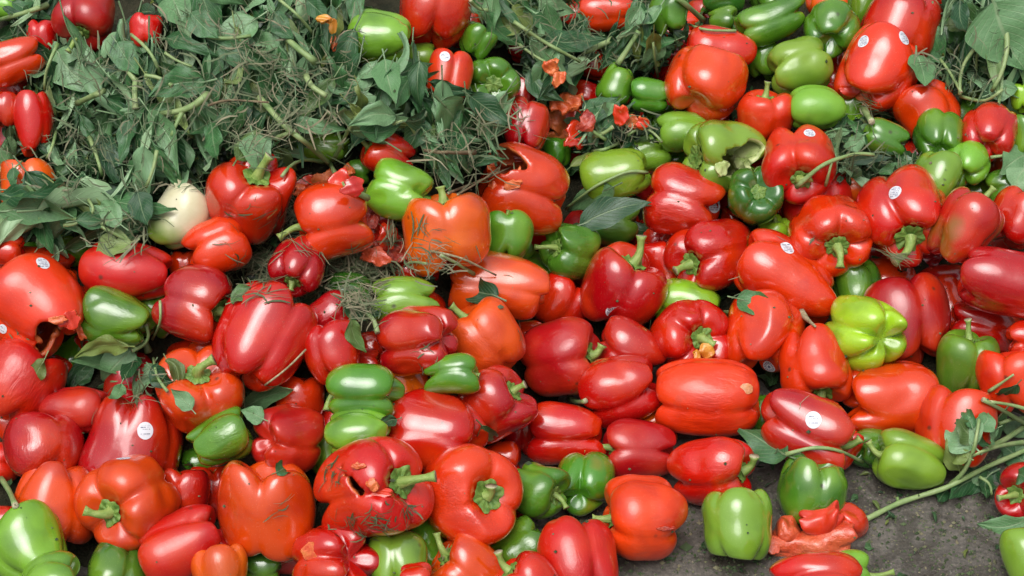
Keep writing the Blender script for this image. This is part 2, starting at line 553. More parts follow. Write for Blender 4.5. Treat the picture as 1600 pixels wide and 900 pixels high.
# ------------------------------------------------------------------ a pepper body
def pepper_grid(seed, D, L, n, nth, ns, deep=1.0, taper=0.15, block=1.0, top=1.0, bot=1.0):
    r = np.random.RandomState(seed)
    th = np.linspace(0, 2 * math.pi, nth, endpoint=False)
    # lobes of unequal width
    wv = 1 + r.uniform(-0.22, 0.22, n)
    wv = wv / wv.sum() * 2 * math.pi
    edges = np.concatenate([[0], np.cumsum(wv)]) + r.uniform(0, 2 * math.pi)
    thm = (th - edges[0]) % (2 * math.pi)
    ed = edges - edges[0]
    k = np.clip(np.searchsorted(ed, thm, side='right') - 1, 0, n - 1)
    p = (thm - ed[k]) / wv[k] * 2 - 1
    b = np.sqrt(1 - np.abs(0.93 * p) ** 2.5)
    lo = math.sqrt(1 - 0.93 ** 2.5)
    bn = (b - lo) / (1 - lo)                 # 0 in the crease, 1 on the back of the lobe
    minor = 0.5 - 0.5 * np.cos(p * math.pi * 2) # faint second furrow
    lr = 1 + r.uniform(-0.08, 0.08, n)
    lb = r.uniform(-0.16, 0.14, n)
    ltp = r.uniform(-0.07, 0.10, n)
    cdeep = r.uniform(0.6, 1.3, n + 1)
    cdeep[n] = cdeep[0]
    # each crease has its own depth
    cd = np.where(p < 0, cdeep[k], cdeep[(k + 1) % n])
    cd = cd * np.abs(p) + 1.0 * (1 - np.abs(p))
    s = np.linspace(0, math.pi, ns)
    s = s + 0.10 * np.sin(2 * s) * -1
    S, TH = np.meshgrid(s, th, indexing='ij')
    BN, K, CD = bn[None, :], k[None, :], cd[None, :]
    rho = np.sin(S) ** r.uniform(0.56, 0.70)
    z = np.sign(np.cos(S)) * np.abs(np.cos(S)) ** r.uniform(0.72, 0.84)
    dep = (0.105 + 0.20 * np.clip(z, 0, 1) ** 1.5 + 0.27 * np.clip(-z, 0, 1) ** 1.4) * deep * r.uniform(0.8, 1.15)
    LR = 1 + (lr[K] - 1) * BN
    rad = rho * (1 - dep * (1 - BN) * CD) * LR
    # outline: shoulders wide, belly slightly waisted, narrower towards the blossom end
    t = (1 - z) / 2
    waist = r.uniform(-0.01, 0.06)
    rad = rad * (1 - taper * t ** 1.4) * (1 - waist * np.exp(-((z + 0.05) / 0.35) ** 2))
    rad = rad * (1 - 0.02 * minor[None, :] * np.exp(-(z / 0.7) ** 2))
    # hollows at both ends, lobes rising round them
    topf = sm(0.0, 1.0, z)
    botf = sm(0.0, 1.0, -z)
    dt, db = 0.38 * top * r.uniform(0.8, 1.25), 0.36 * bot * r.uniform(0.7, 1.3)
    z2 = z - topf * dt * np.exp(-(rho / 0.46) ** 2) + botf * db * np.exp(-(rho / 0.42) ** 2)
    ringf = np.exp(-((rho - 0.62) / 0.34) ** 2)
    z2 = z2 + topf * ringf * ((BN - 0.6) * 0.22 * deep + ltp[K] * BN) - botf * ringf * ((BN - 0.6) * 0.38 * deep + lb[K] * BN)
    x = rad * np.cos(TH)
    y = rad * np.sin(TH)
    X = np.stack([x * D / 2, y * D / 2, z2 * L / 2], -1)
    # bend and soft dents
    bd = r.uniform(0, 2 * math.pi)
    ba = r.uniform(0.0, 0.10) * D
    X[..., 0] += math.cos(bd) * ba * (z2 ** 2 - 0.3)
    X[..., 1] += math.sin(bd) * ba * (z2 ** 2 - 0.3)
    q = X / D
    dn = np.zeros(q.shape[:2])
    for _ in range(5):
        f = r.normal(0, 1, 3)
        f = f / np.linalg.norm(f) * r.uniform(3.0, 7.5)
        dn += np.sin(q @ f + r.uniform(0, 6.28)) * 0.011
    X *= (1 + dn * 1.3)[..., None]
    # dents, pressed flats and puckers
    U = X / (np.linalg.norm(X, axis=2, keepdims=True) + 1e-9)
    for _ in range(r.randint(3, 7)):
        c_ = r.normal(0, 1, 3)
        c_[2] *= 0.7
        c_ /= np.linalg.norm(c_)
        wdt = r.uniform(0.14, 0.45)
        stretch = r.normal(0, 1, 3)
        stretch /= np.linalg.norm(stretch)
        e_ = U - c_
        q2 = (e_ ** 2).sum(-1) + 2.5 * ((e_ @ stretch) ** 2)
        X *= (1 - r.uniform(0.02, 0.085) * np.exp(-q2 / wdt ** 2))[..., None]
    # one side squashed flat by the neighbours
    c_ = r.normal(0, 1, 3)
    c_ /= np.linalg.norm(c_)
    pr = X @ c_
    lim_ = pr.max() * r.uniform(0.80, 0.97)
    X -= np.clip(pr - lim_, 0, None)[..., None] * c_ * 0.75
    # final size
    w = max(np.ptp(X[..., 0]), np.ptp(X[..., 1])) * 0.5 + 0.5 * min(np.ptp(X[..., 0]), np.ptp(X[..., 1]))
    X[..., :2] *= D / w
    X[..., 2] *= L / np.ptp(X[..., 2])
    X[..., 2] -= (X[..., 2].max() + X[..., 2].min()) / 2
    return X


def grid_faces(ns, nth):
    i = np.arange(1, ns - 2)[:, None]
    j = np.arange(nth)[None, :]
    j2 = (j + 1) % nth
    i, j, j2 = np.broadcast_arrays(i, j, j2)
    a = (i - 1) * nth + j
    b_ = (i - 1) * nth + j2
    c = i * nth + j2
    d = i * nth + j
    f = np.stack([a, d, c, b_], -1).reshape(-1, 4)
    return f


def pepper_mesh(X, mats, keep=None, midx=None):
    ns, nth = X.shape[:2]
    ring = X[1:-1].reshape(-1, 3)
    verts = np.vstack([ring, X[0].mean(0)[None], X[-1].mean(0)[None]])
    f = grid_faces(ns, nth)
    it, ib = len(ring), len(ring) + 1
    base = (ns - 3) * nth
    faces = f.tolist()
    j = np.arange(nth)
    faces += [(it, int(a), int((a + 1) % nth)) for a in j]
    faces += [(ib, int(base + (a + 1) % nth), int(base + a)) for a in j]
    if keep is not None:
        cen = np.array([verts[list(q)].mean(0) for q in faces])
        kk = keep(cen)
        faces = [q for q, g in zip(faces, kk) if g]
        used = sorted({i for q in faces for i in q})
        remap = {o: i for i, o in enumerate(used)}
        verts = verts[used]
        faces = [tuple(remap[i] for i in q) for q in faces]
        # a tear has a soft edge: relax the boundary
        ec = {}
        for q in faces:
            for a_, b_ in zip(q, q[1:] + q[:1]):
                e = (min(a_, b_), max(a_, b_))
                ec[e] = ec.get(e, 0) + 1
        nb = {}
        for (a_, b_), c_ in ec.items():
            if c_ == 1:
                nb.setdefault(a_, []).append(b_)
                nb.setdefault(b_, []).append(a_)
        for _ in range(7):
            new = {k_: (verts[k_] * 0.4 + sum(verts[x_] for x_ in v_) / len(v_) * 0.6) for k_, v_ in nb.items()}
            for k_, v_ in new.items():
                verts[k_] = v_
    return mesh_from('bell_pepper', verts, faces, mats)


def calyx_mesh(X, D, seed):
    """ribbed green cap that follows the hollow of the shoulder"""
    r = np.random.RandomState(seed + 5)
    ns, nth = X.shape[:2]
    rho = np.hypot(X[..., 0], X[..., 1])
    rc = D * r.uniform(0.135, 0.175)
    pts = []
    npt = r.randint(5, 8)
    ph = r.uniform(0, 6.28)
    NA, NR = 40, 6
    c0 = X[0].mean(0)
    zc = c0[2]
    for i in range(NR + 1):
        f = i / NR
        for a in range(NA):
            th = 2 * math.pi * a / NA
            lobe = 0.5 + 0.5 * math.cos(npt * th + ph)
            rr = rc * f * (0.86 + 0.20 * lobe + 0.04 * math.sin(3 * th + ph)) if i else rc * 0.02
            # height of the flesh below: nearest column, radius rr
            col = int(round(th / (2 * math.pi) * nth)) % nth
            rcol = rho[:ns // 2, col]
            zz = np.interp(rr, rcol, X[:ns // 2, col, 2])
            rib = 0.0012 * math.cos(npt * 2 * th + ph) * f * (D / 0.09)
            dome = 0.0045 * (1 - f) ** 1.5 * (D / 0.09)
            lift = 0.0030 * (D / 0.09) + (0.0018 if i == NR else 0)
            if i == NR:
                lift -= 0.0035
            pts.append((c0[0] * (1 - f) + rr * math.cos(th), c0[1] * (1 - f) + rr * math.sin(th), zz + lift + dome + rib))
    pts.append((c0[0], c0[1], pts[0][2] + 0.001))
    fs = []
    for i in range(NR):
        for a in range(NA):
            a2 = (a + 1) % NA
            fs.append((i * NA + a, (i + 1) * NA + a, (i + 1) * NA + a2, i * NA + a2))
    ce = len(pts) - 1
    for a in range(NA):
        fs.append((ce, a, (a + 1) % NA))
    return mesh_from('calyx', np.array(pts), fs, [M_CALYX]), pts[0][2], c0


# ------------------------------------------------------------------ THE PEPPERS
COLORS = {
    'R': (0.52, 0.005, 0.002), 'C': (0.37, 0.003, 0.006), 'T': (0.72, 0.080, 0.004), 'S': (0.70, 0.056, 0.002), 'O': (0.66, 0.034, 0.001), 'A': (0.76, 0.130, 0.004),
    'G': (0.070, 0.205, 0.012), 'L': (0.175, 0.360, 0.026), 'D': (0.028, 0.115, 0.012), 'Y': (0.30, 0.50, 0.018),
    'P': (0.72, 0.68, 0.42),
}
# u, v, width, length, direction of the stem end, tilt towards the viewer, colour, lobes, depth level, stem, label, extras
T = [
 # ---- front left
 (30,600,125,125,60,-10,'R',3,0,'', 'big dull red pepper beside the grey-green leaf clump, cut off by the left edge',{}),
 (114,639,74,100,0,5,'C',3,0,'', 'small crimson pepper lying on its side above the big pink-red pepper with a sticker',{}),
 (202,598,78,85,80,10,'C',3,1,'', 'crimson pepper partly under the leaf clump at left',{}),
 (310,618,136,120,80,48,'S',4,0,'l','orange-red pepper with stem pointing up, above a green pepper',{'sb':25,'sl':0.45}),
 (345,686,84,92,25,-8,'G',3,0,'', 'mid-green blocky pepper between two red ones in the lower left',{}),
 (318,722,55,60,200,0,'G',3,1,'', 'small green pepper mostly hidden behind the blocky green one',{}),
 (22,662,80,80,120,0,'O',3,1,'', 'orange-red pepper behind the dark red two-lobed one at the left edge',{}),
 (66,699,116,100,100,-22,'C',3,0,'', 'dark red two-lobed pepper near the left edge',{}),
 (-4,722,60,60,0,0,'R',3,1,'', 'sliver of a red pepper at the left edge',{}),
 (208,692,136,150,255,5,'C',4,0,'', 'big pink-red pepper with round sticker in the lower left',{'taper':.1,'deep':.7}),
 (83,784,122,128,265,0,'S',3,0,'', 'orange-red pepper with three tall lobes at lower left',{}),
 (207,783,138,135,205,62,'S',4,0,'l','orange-red pepper showing its stem and a sticker on top, lower left',{'sb':165,'sl':0.5,'f':20}),
 (292,772,74,80,90,0,'C',3,1,'', 'dark crimson pepper in the gap right of the stem-showing orange-red one',{}),
 (330,770,80,85,90,0,'R',3,1,'', 'red pepper tucked behind the large smooth orange-red one',{}),
 (416,790,146,150,268,-12,'S',3,0,'s','large smooth orange-red pepper with its stem pointing down',{'taper':-.05,'f':12,'deep':.8}),
 (288,850,116,125,205,0,'R',3,0,'', 'red pepper at the bottom between orange peppers',{'deep':.8}),
 (48,856,118,125,120,-20,'L',3,0,'', 'bright green pepper in the bottom left corner',{'taper':.25}),
 (78,915,90,95,20,0,'L',3,0,'', 'light green pepper cut off by the bottom edge at left',{'f':30}),
 (180,892,90,88,270,35,'D',4,0,'s','dark green pepper showing its calyx at the bottom edge',{}),
 (348,896,84,84,100,-10,'A',4,0,'', 'small bright orange pepper at the bottom edge',{'f':20}),
 (0,812,46,50,0,0,'R',3,0,'', 'tiny red pepper end at the left edge above the bright green one',{}),
 (410,886,60,60,0,0,'D',3,1,'', 'dark green pepper deep at the bottom beside the small orange one',{}),
 (450,862,70,70,0,0,'C',3,2,'', 'dark red pepper shaded under the large orange-red one',{}),
 (524,878,122,115,200,-42,'R',5,0,'', 'knobbly red pepper with a scarred lobe at the bottom edge',{'deep':1.3}),
 (621,884,92,95,95,-35,'L',3,0,'', 'light green pepper at the bottom edge beside the knobbly red one',{}),
 (655,862,86,90,120,0,'G',3,1,'', 'mid-green pepper behind the light green one at the bottom edge',{}),
 (576,766,150,158,18,38,'R',4,0,'l','big red pepper torn open beside its long curved stem',{'sb':10,'sl':0.62,'hole':[(-36,-38,.06),(-30,-30,.075),(-22,-22,.08),(-14,-13,.075),(-6,-6,.07)],'flesh':'o','f':8}),
 (738,773,150,140,10,62,'O',3,0,'s','glossy orange-red pepper with a stub of stem facing out, lower middle',{'sl':0.4,'sb':80,'f':12,'deep':.8}),
 (800,790,60,90,90,0,'R',3,1,'', 'red pepper lobe behind the glossy orange-red one',{}),
 (662,812,80,80,0,0,'C',3,2,'', 'dark red pepper in the shade under the glossy orange-red one',{}),
 (732,896,108,110,140,10,'S',3,0,'s','orange-red pepper with a pale cut stem at the bottom edge',{'sb':95,'sl':1.1}),
 (812,858,84,88,30,0,'G',3,0,'', 'green pepper at the edge of the bare concrete, lower middle',{}),
 (828,918,98,100,140,10,'R',3,0,'s','red pepper with stub stem cut off by the bottom edge',{'sb':110,'f':15}),
 (905,882,124,130,105,-30,'R',3,0,'', 'red pepper lying on the concrete at the bottom edge',{}),
 (648,904,50,50,0,0,'R',3,0,'', 'tip of a small red pepper between two green ones at the bottom edge',{'f':40}),
 (445,688,104,104,0,-48,'C',4,0,'', 'crimson pepper with deep lobes left of two green ones',{'deep':1.15}),
 (468,628,76,80,90,0,'O',3,1,'', 'orange-red pepper behind the crimson one and under a leaf',{}),
 (571,612,86,112,178,-5,'G',3,0,'l','dark glossy green pepper with a long hanging stem',{'sb':265,'sl':.95}),
 (564,681,82,102,182,-5,'L',3,0,'', 'pale green pepper below the dark glossy green one',{}),
 (512,705,60,70,100,0,'L',3,1,'', 'dull green pepper mostly behind the torn red one',{}),
 (680,681,128,152,172,-8,'R',4,0,'', 'big smooth red pepper right of the pale green one',{'deep':.55,'taper':.05}),
 (628,596,78,90,120,0,'A',3,1,'', 'orange pepper between the dark green and the crimson one',{}),
 (768,634,108,115,35,20,'C',3,0,'s','crimson pepper with a green stub of stem at its top right',{'sl':0.5,'sb':30}),
 (812,670,60,80,90,0,'C',3,1,'', 'crimson pepper lobe left of the red side-lying one',{}),
 (784,718,60,60,0,0,'R',3,1,'', 'small red pepper above the glossy orange-red one',{}),
 (884,676,94,124,178,-5,'R',3,0,'', 'red pepper on its side with two long lobes, middle bottom',{}),
 (838,764,84,86,345,30,'G',3,0,'l','dark green pepper with drooping stem by the concrete',{'sb':300,'sl':.6}),
 (911,754,90,92,70,-62,'G',3,0,'', 'three-lobed green pepper seen from its bottom, next to the concrete',{'deep':1.15}),
 (1000,701,94,108,178,5,'C',3,0,'s','dark pinkish red pepper with a long pale-ended stem at left',{'sb':185,'sl':1.4,'sv':8}),
 (1030,662,58,60,0,0,'A',3,1,'', 'small orange pepper in the gap above the pinkish red one',{}),
 (1005,812,130,122,178,8,'S',4,0,'s','orange-red pepper with cracked lower lobe standing on the concrete',{'sb':180,'taper':.05,'sl':0.55}),
 (1113,738,108,124,5,28,'R',3,0,'s','red pepper with a dark stubby stem behind the light green one',{'sb':80,'f':-5}),
 (1153,820,108,108,90,-12,'L',4,0,'s','light green pepper with rotten base standing on the concrete',{'taper':.18,'sb':80,'sl':0.3,'deep':.8}),
 (1269,762,100,104,262,-14,'G',4,0,'', 'green pepper standing upside down on the concrete',{'taper':.02,'deep':.9}),
 (1276,918,104,138,0,0,'R',3,0,'', 'red pepper lying flat at the bottom edge on the concrete',{}),
 (1320,903,78,80,8,8,'L',3,0,'l','small green pepper with stem pointing right at the bottom edge',{'sb':5,'sl':.9}),
 (1426,724,88,114,165,0,'L',3,0,'s','bright green pepper lying alone on the concrete at right',{'sb':125,'taper':.22}),
 (1497,668,118,122,80,-10,'O',3,0,'', 'orange-red pepper half covered by the leafy stalk',{}),
 (1604,768,86,95,185,45,'C',3,0,'s','dark red pepper with a pale stem at the right edge',{'sb':190,'sl':1.2}),
 (1606,870,84,90,100,-10,'L',3,0,'', 'yellow-green pepper in the bottom right corner',{}),
 (1274,574,112,114,278,25,'O',4,0,'s','orange-red pepper with its stem pointing down above the stickered pink one',{'sb':300,'taper':.1}),
 (1260,668,112,150,335,10,'C',3,0,'s','pink-red pepper with a white sticker and cut stem over the dark gap',{'sb':40,'sl':.7,'f':5}),
 (1318,700,50,66,60,0,'R',3,1,'', 'small red lobe right of the stickered pink pepper',{}),
 (1360,702,60,62,0,-40,'D',3,2,'', 'dark green pepper in the shade behind the lone bright green one',{}),
 (1390,624,112,146,5,-5,'O',3,0,'', 'wide orange-red pepper lying above the lone green one',{}),
 (1111,624,118,166,178,-4,'O',4,0,'s','very wide orange-red pepper with a scuffed white scar',{'sb':195,'deep':.6,'taper':.03}),
 (1188,655,64,70,90,0,'G',3,1,'', 'green pepper behind the end of the very wide scarred one',{}),
 (970,607,106,116,200,-10,'R',3,0,'', 'glossy red pepper left of the very wide scarred one',{}),
 (985,548,90,104,150,0,'C',3,0,'', 'crimson pepper between the glossy red and the yellow-growth one',{}),
 (878,562,118,114,10,22,'C',3,0,'s','pinkish red pepper with stubby stem on its right, centre',{'sl':0.5,'sb':60,'deep':.8}),
 (872,478,90,90,60,0,'R',3,1,'', 'red pepper with torn skin behind the pinkish red one, centre',{}),
 (1075,527,120,118,0,68,'R',5,0,'s','red pepper facing out with a small yellow growth at its stem',{'sb':320,'sl':.5}),
 (1072,475,76,100,170,-10,'Y',3,1,'', 'bright green pepper behind the one with the yellow growth',{}),
 (1192,520,116,122,80,-28,'O',3,0,'', 'orange-red pepper with a dead leaf scrap on top',{}),
 (1230,438,108,164,150,-6,'O',3,0,'', 'long three-lobed orange-red pepper with sticker, right of centre',{}),
 (1116,402,112,130,195,42,'R',4,0,'s','red pepper with its stem facing lower left, right of centre',{'sb':205,'sl':.7}),
 (966,454,126,124,62,18,'C',3,0,'l','dark red heart-shaped pepper with an upright curved stem',{'sb':75,'sl':0.55,'taper':.28}),
 (1034,420,82,90,100,0,'R',3,1,'', 'dark red pepper right of the heart-shaped one',{}),
 (1360,522,122,118,150,-66,'Y',5,0,'', 'bright yellow-green pepper with five knobbly lobes',{'deep':1.25,'f':10}),
 (1420,502,128,130,100,-20,'C',3,0,'', 'crimson pepper behind the five-lobed yellow-green one',{'deep':1.0}),
 (1582,440,100,165,170,-5,'C',3,0,'', 'long dark red pepper at the right edge',{'deep':.7}),
 (1534,512,76,110,160,0,'R',3,1,'', 'red pepper lying under the long dark red one',{}),
 (1470,452,78,80,0,0,'C',3,2,'', 'dark red pepper in the shade left of the long one at the right edge',{}),
 (1505,572,90,102,80,12,'G',3,0,'s','green pepper with a thin upright stem and a torn strip, right',{'sb':110,'taper':.3}),
 (1604,528,60,60,0,0,'R',3,0,'', 'small red pepper end at the right edge under the long dark red one',{}),
 (1586,594,104,104,100,0,'O',3,0,'', 'pink-orange pepper at the right edge above the leafy stalk',{}),
 (1338,450,76,84,100,-10,'G',3,1,'', 'mid-green pepper behind the five-lobed yellow-green one',{}),
 (1308,490,50,50,0,0,'D',3,2,'', 'dark green pepper deep left of the five-lobed one',{}),
 (1298,360,120,122,275,60,'O',5,0,'s','orange-red pepper facing out with a pale straight stem, right',{'sb':275,'sl':.9,'f':8}),
 (1272,322,106,100,90,0,'R',3,1,'', 'red pepper behind the one with the pale straight stem',{}),
 (1413,333,136,138,268,50,'R',4,0,'l','big red pepper with sticker and a stem curving down left',{'sb':222,'sl':.75,'f':10}),
 (1506,358,98,112,55,5,'C',3,0,'s','pinkish crimson pepper with a pale green stem at its top right',{'sb':60,'sl':.8}),
 (1592,345,88,90,60,0,'R',3,0,'', 'bright red pepper at the right edge, level with the stickered red one',{}),
 (1436,408,72,72,0,0,'C',3,2,'', 'dark red pepper in the shade under the big stickered red one',{}),
 (1334,294,56,56,0,0,'A',3,1,'', 'orange pepper end behind the big stickered red one',{}),
 (1209,366,54,54,90,30,'Y',4,1,'s','small yellow-green pepper with its stem up, right of centre',{'sb':110}),
 (1180,308,84,82,80,78,'D',5,0,'c','dark green pepper facing out with a flat ringed calyx',{}),
 (1068,318,108,116,165,-12,'R',3,0,'', 'red pepper with an oval sticker on its right, beside the dark green one',{}),
 (1127,247,112,108,180,22,'L',4,0,'c','broken green pepper with its hollow inside showing',{'hole':[(26,14,.40),(42,-12,.26)],'f':8,'flesh':'g'}),
 (1074,206,62,92,182,-2,'L',3,0,'', 'blocky light green pepper above the broken green one',{'deep':.6}),
 (1032,192,50,56,90,0,'G',3,1,'', 'green pepper behind the blocky light green one',{}),
 (1193,184,86,80,88,18,'O',3,0,'l','heart-shaped orange-red pepper with a straight stem up, right of centre',{'sb':75,'sl':.45,'taper':.32}),
 (1101,133,124,104,60,-32,'S',3,0,'', 'large shiny orange-red pepper seen from below, upper right of centre',{'deep':.7}),
 (1124,86,84,104,170,0,'R',3,0,'', 'red pepper behind the large shiny orange-red one',{'f':-15}),
 (1140,190,60,60,0,0,'C',3,2,'', 'dark red pepper in the shade beneath the large shiny one',{}),
 (1250,254,110,108,262,48,'R',3,0,'s','red pepper with its stem in a deep hollow and a sticker at the top',{'sb':40,'sl':.7,'deep':1.2}),
 (1275,170,72,82,180,0,'L',3,0,'', 'green pepper with a dark rotten spot, upper right',{}),
 (1325,168,54,58,80,0,'L',3,1,'', 'small green pepper touching the one with the rotten spot',{}),
 (1247,105,86,94,15,-10,'L',3,0,'', 'light green pepper with a small slit, upper right',{}),
 (1192,94,54,60,90,0,'G',3,1,'', 'green pepper behind the one with the slit',{}),
 (1299,48,84,80,80,-55,'G',4,0,'', 'green pepper seen from its four-lobed bottom, near the top edge',{}),
 (1292,-4,84,60,0,0,'A',3,0,'', 'orange pepper cut off by the top edge',{'f':-10}),
 (1210,30,62,112,200,0,'G',3,0,'', 'long green pepper near the top edge, upper right',{}),
 (1346,16,60,64,90,0,'G',3,1,'', 'green pepper wedged beside the four-lobed one at the top edge',{}),
 (1410,34,112,118,250,0,'R',3,0,'', 'bright red pepper with a printed sticker near the top edge',{'deep':1.1}),
 (1370,106,112,124,60,-10,'O',3,0,'', 'orange-red pepper with torn end and an oval sticker, upper right',{'f':8,'deep':1.1}),
 (1452,180,100,92,120,-10,'O',3,0,'', 'orange-red pepper above the four-lobed green one, right',{}),
 (1467,217,76,74,80,-50,'G',4,0,'', 'dark green four-lobed pepper at right, under the orange-red one',{'f':10}),
 (1510,256,70,68,60,-40,'L',4,0,'', 'light green pepper with a puckered end, right',{'f':8}),
 (1466,278,72,76,70,-10,'L',3,0,'', 'light green pepper left of the one with the puckered end',{}),
 (1545,206,84,80,70,-45,'R',4,0,'', 'bright red knobbly pepper at upper right beside the leaves',{}),
 (1384,214,54,66,160,0,'G',3,0,'', 'smooth dark green pepper under leaf scraps, upper right',{}),
 (1338,214,60,60,120,10,'L',5,1,'', 'crushed pale green pepper among stalks, upper right',{'deep':1.5}),
 (1492,70,78,80,90,0,'D',3,1,'', 'dark green pepper in the shade under leaves, upper right',{}),
 (1530,142,48,50,90,20,'G',3,1,'s','small green pepper with an upright stem among the right-hand stalks',{'sb':95,'sl':.9}),
 (1598,152,42,46,90,0,'Y',3,0,'', 'small yellow-green pepper at the right edge, upper right',{}),
 (1606,210,52,60,90,0,'G',3,0,'', 'green pepper end at the right edge below the yellow-green one',{}),
 (1572,298,72,74,0,0,'D',3,1,'', 'dark green pepper under the pale leaf at the right edge',{}),
 (1526,298,46,50,0,0,'G',3,1,'', 'small green pepper above the pinkish crimson one',{}),
 (963,131,54,60,250,-5,'G',3,0,'', 'small pear-shaped green pepper, upper middle right',{'deep':.4,'taper':.3}),
 (1018,148,50,66,175,0,'G',3,0,'', 'two-lobed green pepper beside the pear-shaped one',{}),
 (1047,24,58,62,90,0,'G',3,0,'', 'dark green pepper near the top edge behind the hanging stalks',{}),
 (950,18,58,86,180,0,'O',3,0,'', 'orange-red pepper at the top edge, among leaves',{}),
 (884,30,56,74,20,0,'R',3,1,'', 'red pepper partly under leaves at the top, left of the orange-red one',{}),
 (1128,-4,60,64,0,0,'D',3,1,'', 'dark green pepper cut off by the top edge',{}),
 (1130,34,46,46,0,30,'G',4,1,'c','small green pepper with a green calyx near the top edge',{}),
 (1044,92,56,64,90,0,'C',3,2,'', 'dark red pepper in shade behind the hanging stalks',{}),
 (930,100,46,52,150,0,'C',3,1,'', 'crimson pepper peeping out under a dark leaf, upper middle',{}),
 (820,76,46,50,0,0,'C',3,1,'', 'crimson pepper peeping out beside stalks, upper middle',{}),
 (918,150,40,54,160,0,'R',3,1,'', 'small red pepper left of the pear-shaped green one',{}),
 (870,240,46,50,90,0,'G',3,1,'', 'small green pepper above the split-open orange one',{}),
 (824,198,72,82,80,-15,'C',3,0,'', 'crimson pepper with dry grass on it, upper middle',{}),
 (812,150,52,60,90,0,'C',3,1,'', 'crimson pepper behind the grass-strewn one',{}),
 (770,127,80,82,280,76,'G',5,0,'c','green pepper facing out with a ribbed calyx, upper middle',{'deep':1.2}),
 (746,64,54,52,60,10,'G',4,0,'', 'small green pepper above the one with the ribbed calyx',{}),
 (700,120,70,84,80,-10,'O',3,0,'', 'orange-red pepper with a leaf across it and a small sticker, upper middle',{}),
 (680,22,112,104,80,-20,'R',4,0,'', 'large red pepper at the top edge, upper middle',{'deep':.8}),
 (724,46,44,60,60,0,'O',3,1,'', 'orange-red pepper lobe beside the large red one at the top',{}),
 (592,58,86,98,175,-8,'L',3,0,'', 'bright green pepper at the top beside the large red one',{'deep':1.1}),
 (656,88,44,46,0,0,'L',3,1,'', 'green pepper behind the bright green one near the top',{}),
 (580,130,46,54,80,0,'Y',3,1,'', 'yellow-green pepper half under leaves, upper middle',{}),
 (494,226,50,100,172,0,'L',3,1,'', 'long pale green pepper under the crossing stalks',{}),
 (607,242,68,78,160,20,'R',3,0,'l','red pepper with a long hooked stem at its left, below leaves',{'sb':110,'sl':0.9}),
 (626,302,88,100,165,-12,'L',3,0,'', 'lime green three-lobed pepper left of the orange one',{'deep':1.15}),
 (558,268,38,40,0,0,'G',3,1,'', 'tiny green pepper left of the lime green one',{}),
 (519,347,118,112,192,8,'O',3,0,'l','orange-red pepper with torn top and a thick stem at its left',{'sb':200,'sl':.6,'deep':1.1}),
 (697,364,128,118,96,8,'A',3,0,'s','orange pepper with a pale stub on top, centre',{'sb':95,'sl':.5,'taper':.05}),
 (818,300,130,132,165,5,'O',3,0,'', 'orange-red pepper split open at its top left, centre',{'hole':[(-30,-42,.42)],'flesh':'o','deep':.9}),
 (794,370,74,76,88,-8,'G',4,0,'s','small green pepper with a short stem, in front of the split one',{'f':20,'sl':.3}),
 (893,390,84,84,175,38,'G',4,0,'l','dark green pepper with a long stem pointing left, centre',{'sb':178,'sl':.7}),
 (960,350,66,76,180,0,'D',3,1,'', 'dark green pepper under two loose leaves, centre',{}),
 (962,272,78,104,190,-5,'L',3,0,'', 'dull green pepper with a stalk lying across it',{'deep':.5}),
 (1008,244,62,88,200,-8,'L',3,0,'', 'light green pepper behind the dull green one',{'f':-30}),
 (1008,372,66,66,0,0,'C',3,2,'', 'dark red pepper in the gap under the loose leaves',{}),
 (900,322,62,62,0,0,'C',3,2,'', 'crimson pepper behind the split-open one',{}),
 (780,448,104,152,172,-3,'T',3,0,'', 'long smooth orange pepper with a dead leaf on its left end',{'deep':.35,'f':5}),
 (760,534,112,116,130,5,'T',3,0,'s','orange pepper with a pale cut stub at its upper left, centre',{'sb':150,'sl':.8,'taper':.2,'deep':.6}),
 (655,530,104,116,185,-28,'C',4,0,'', 'crimson ribbed pepper with grass bits on it, centre',{'deep':1.1}),
 (634,468,74,104,182,0,'L',3,0,'', 'lime green pepper on dry grass above the crimson ribbed one',{'deep':1.2}),
 (546,452,52,66,180,0,'D',3,1,'', 'dark green pepper sunk in dry grass',{}),
 (466,414,84,82,255,36,'C',4,0,'s','crimson pepper with a green stem, lying on dry grass',{'sb':270,'sl':.4}),
 (393,310,122,124,68,45,'R',4,0,'l','red pepper with a thick stem pointing up, next to the pale one',{'sb':50,'sl':.55,'f':5}),
 (280,338,86,104,48,-5,'P',3,0,'', 'pale cream pepper turning green at one end',{'taper':.14,'deep':1.0}),
 (340,388,86,96,20,-10,'O',3,0,'', 'orange-red pepper below the red one with the thick stem',{}),
 (286,418,44,50,90,0,'O',3,1,'', 'small orange-red pepper end between crimson and red ones, left',{}),
 (200,424,94,132,175,-5,'R',3,0,'', 'red pepper lying sideways with a leaf on its upper left',{}),
 (305,475,116,104,345,14,'C',3,0,'s','crimson pepper with a green stem on its right, left of centre',{'sb':310,'sl':.9,'deep':.8}),
 (185,497,90,102,160,-8,'G',3,0,'', 'dark green two-lobed pepper below the sideways red one',{}),
 (248,492,64,70,90,0,'G',3,1,'', 'green pepper between the two-lobed green and crimson ones',{}),
 (113,392,58,64,140,10,'G',3,1,'l','small green pepper with a hooked stem at left',{'sb':100,'sl':.8}),
 (58,398,40,46,180,0,'G',3,1,'', 'tiny green pepper left of the one with the hooked stem',{}),
 (8,390,50,56,0,0,'R',3,0,'', 'small red pepper at the left edge above the torn one',{}),
 (62,482,150,150,140,-5,'O',3,0,'', 'very large torn orange-red pepper with a dark hole, left edge',{'hole':[(38,48,.40)],'flesh':'o','deep':.8,'f':5}),
 (58,428,90,130,180,0,'O',3,1,'', 'orange-red pepper with a sticker behind the very large torn one',{}),
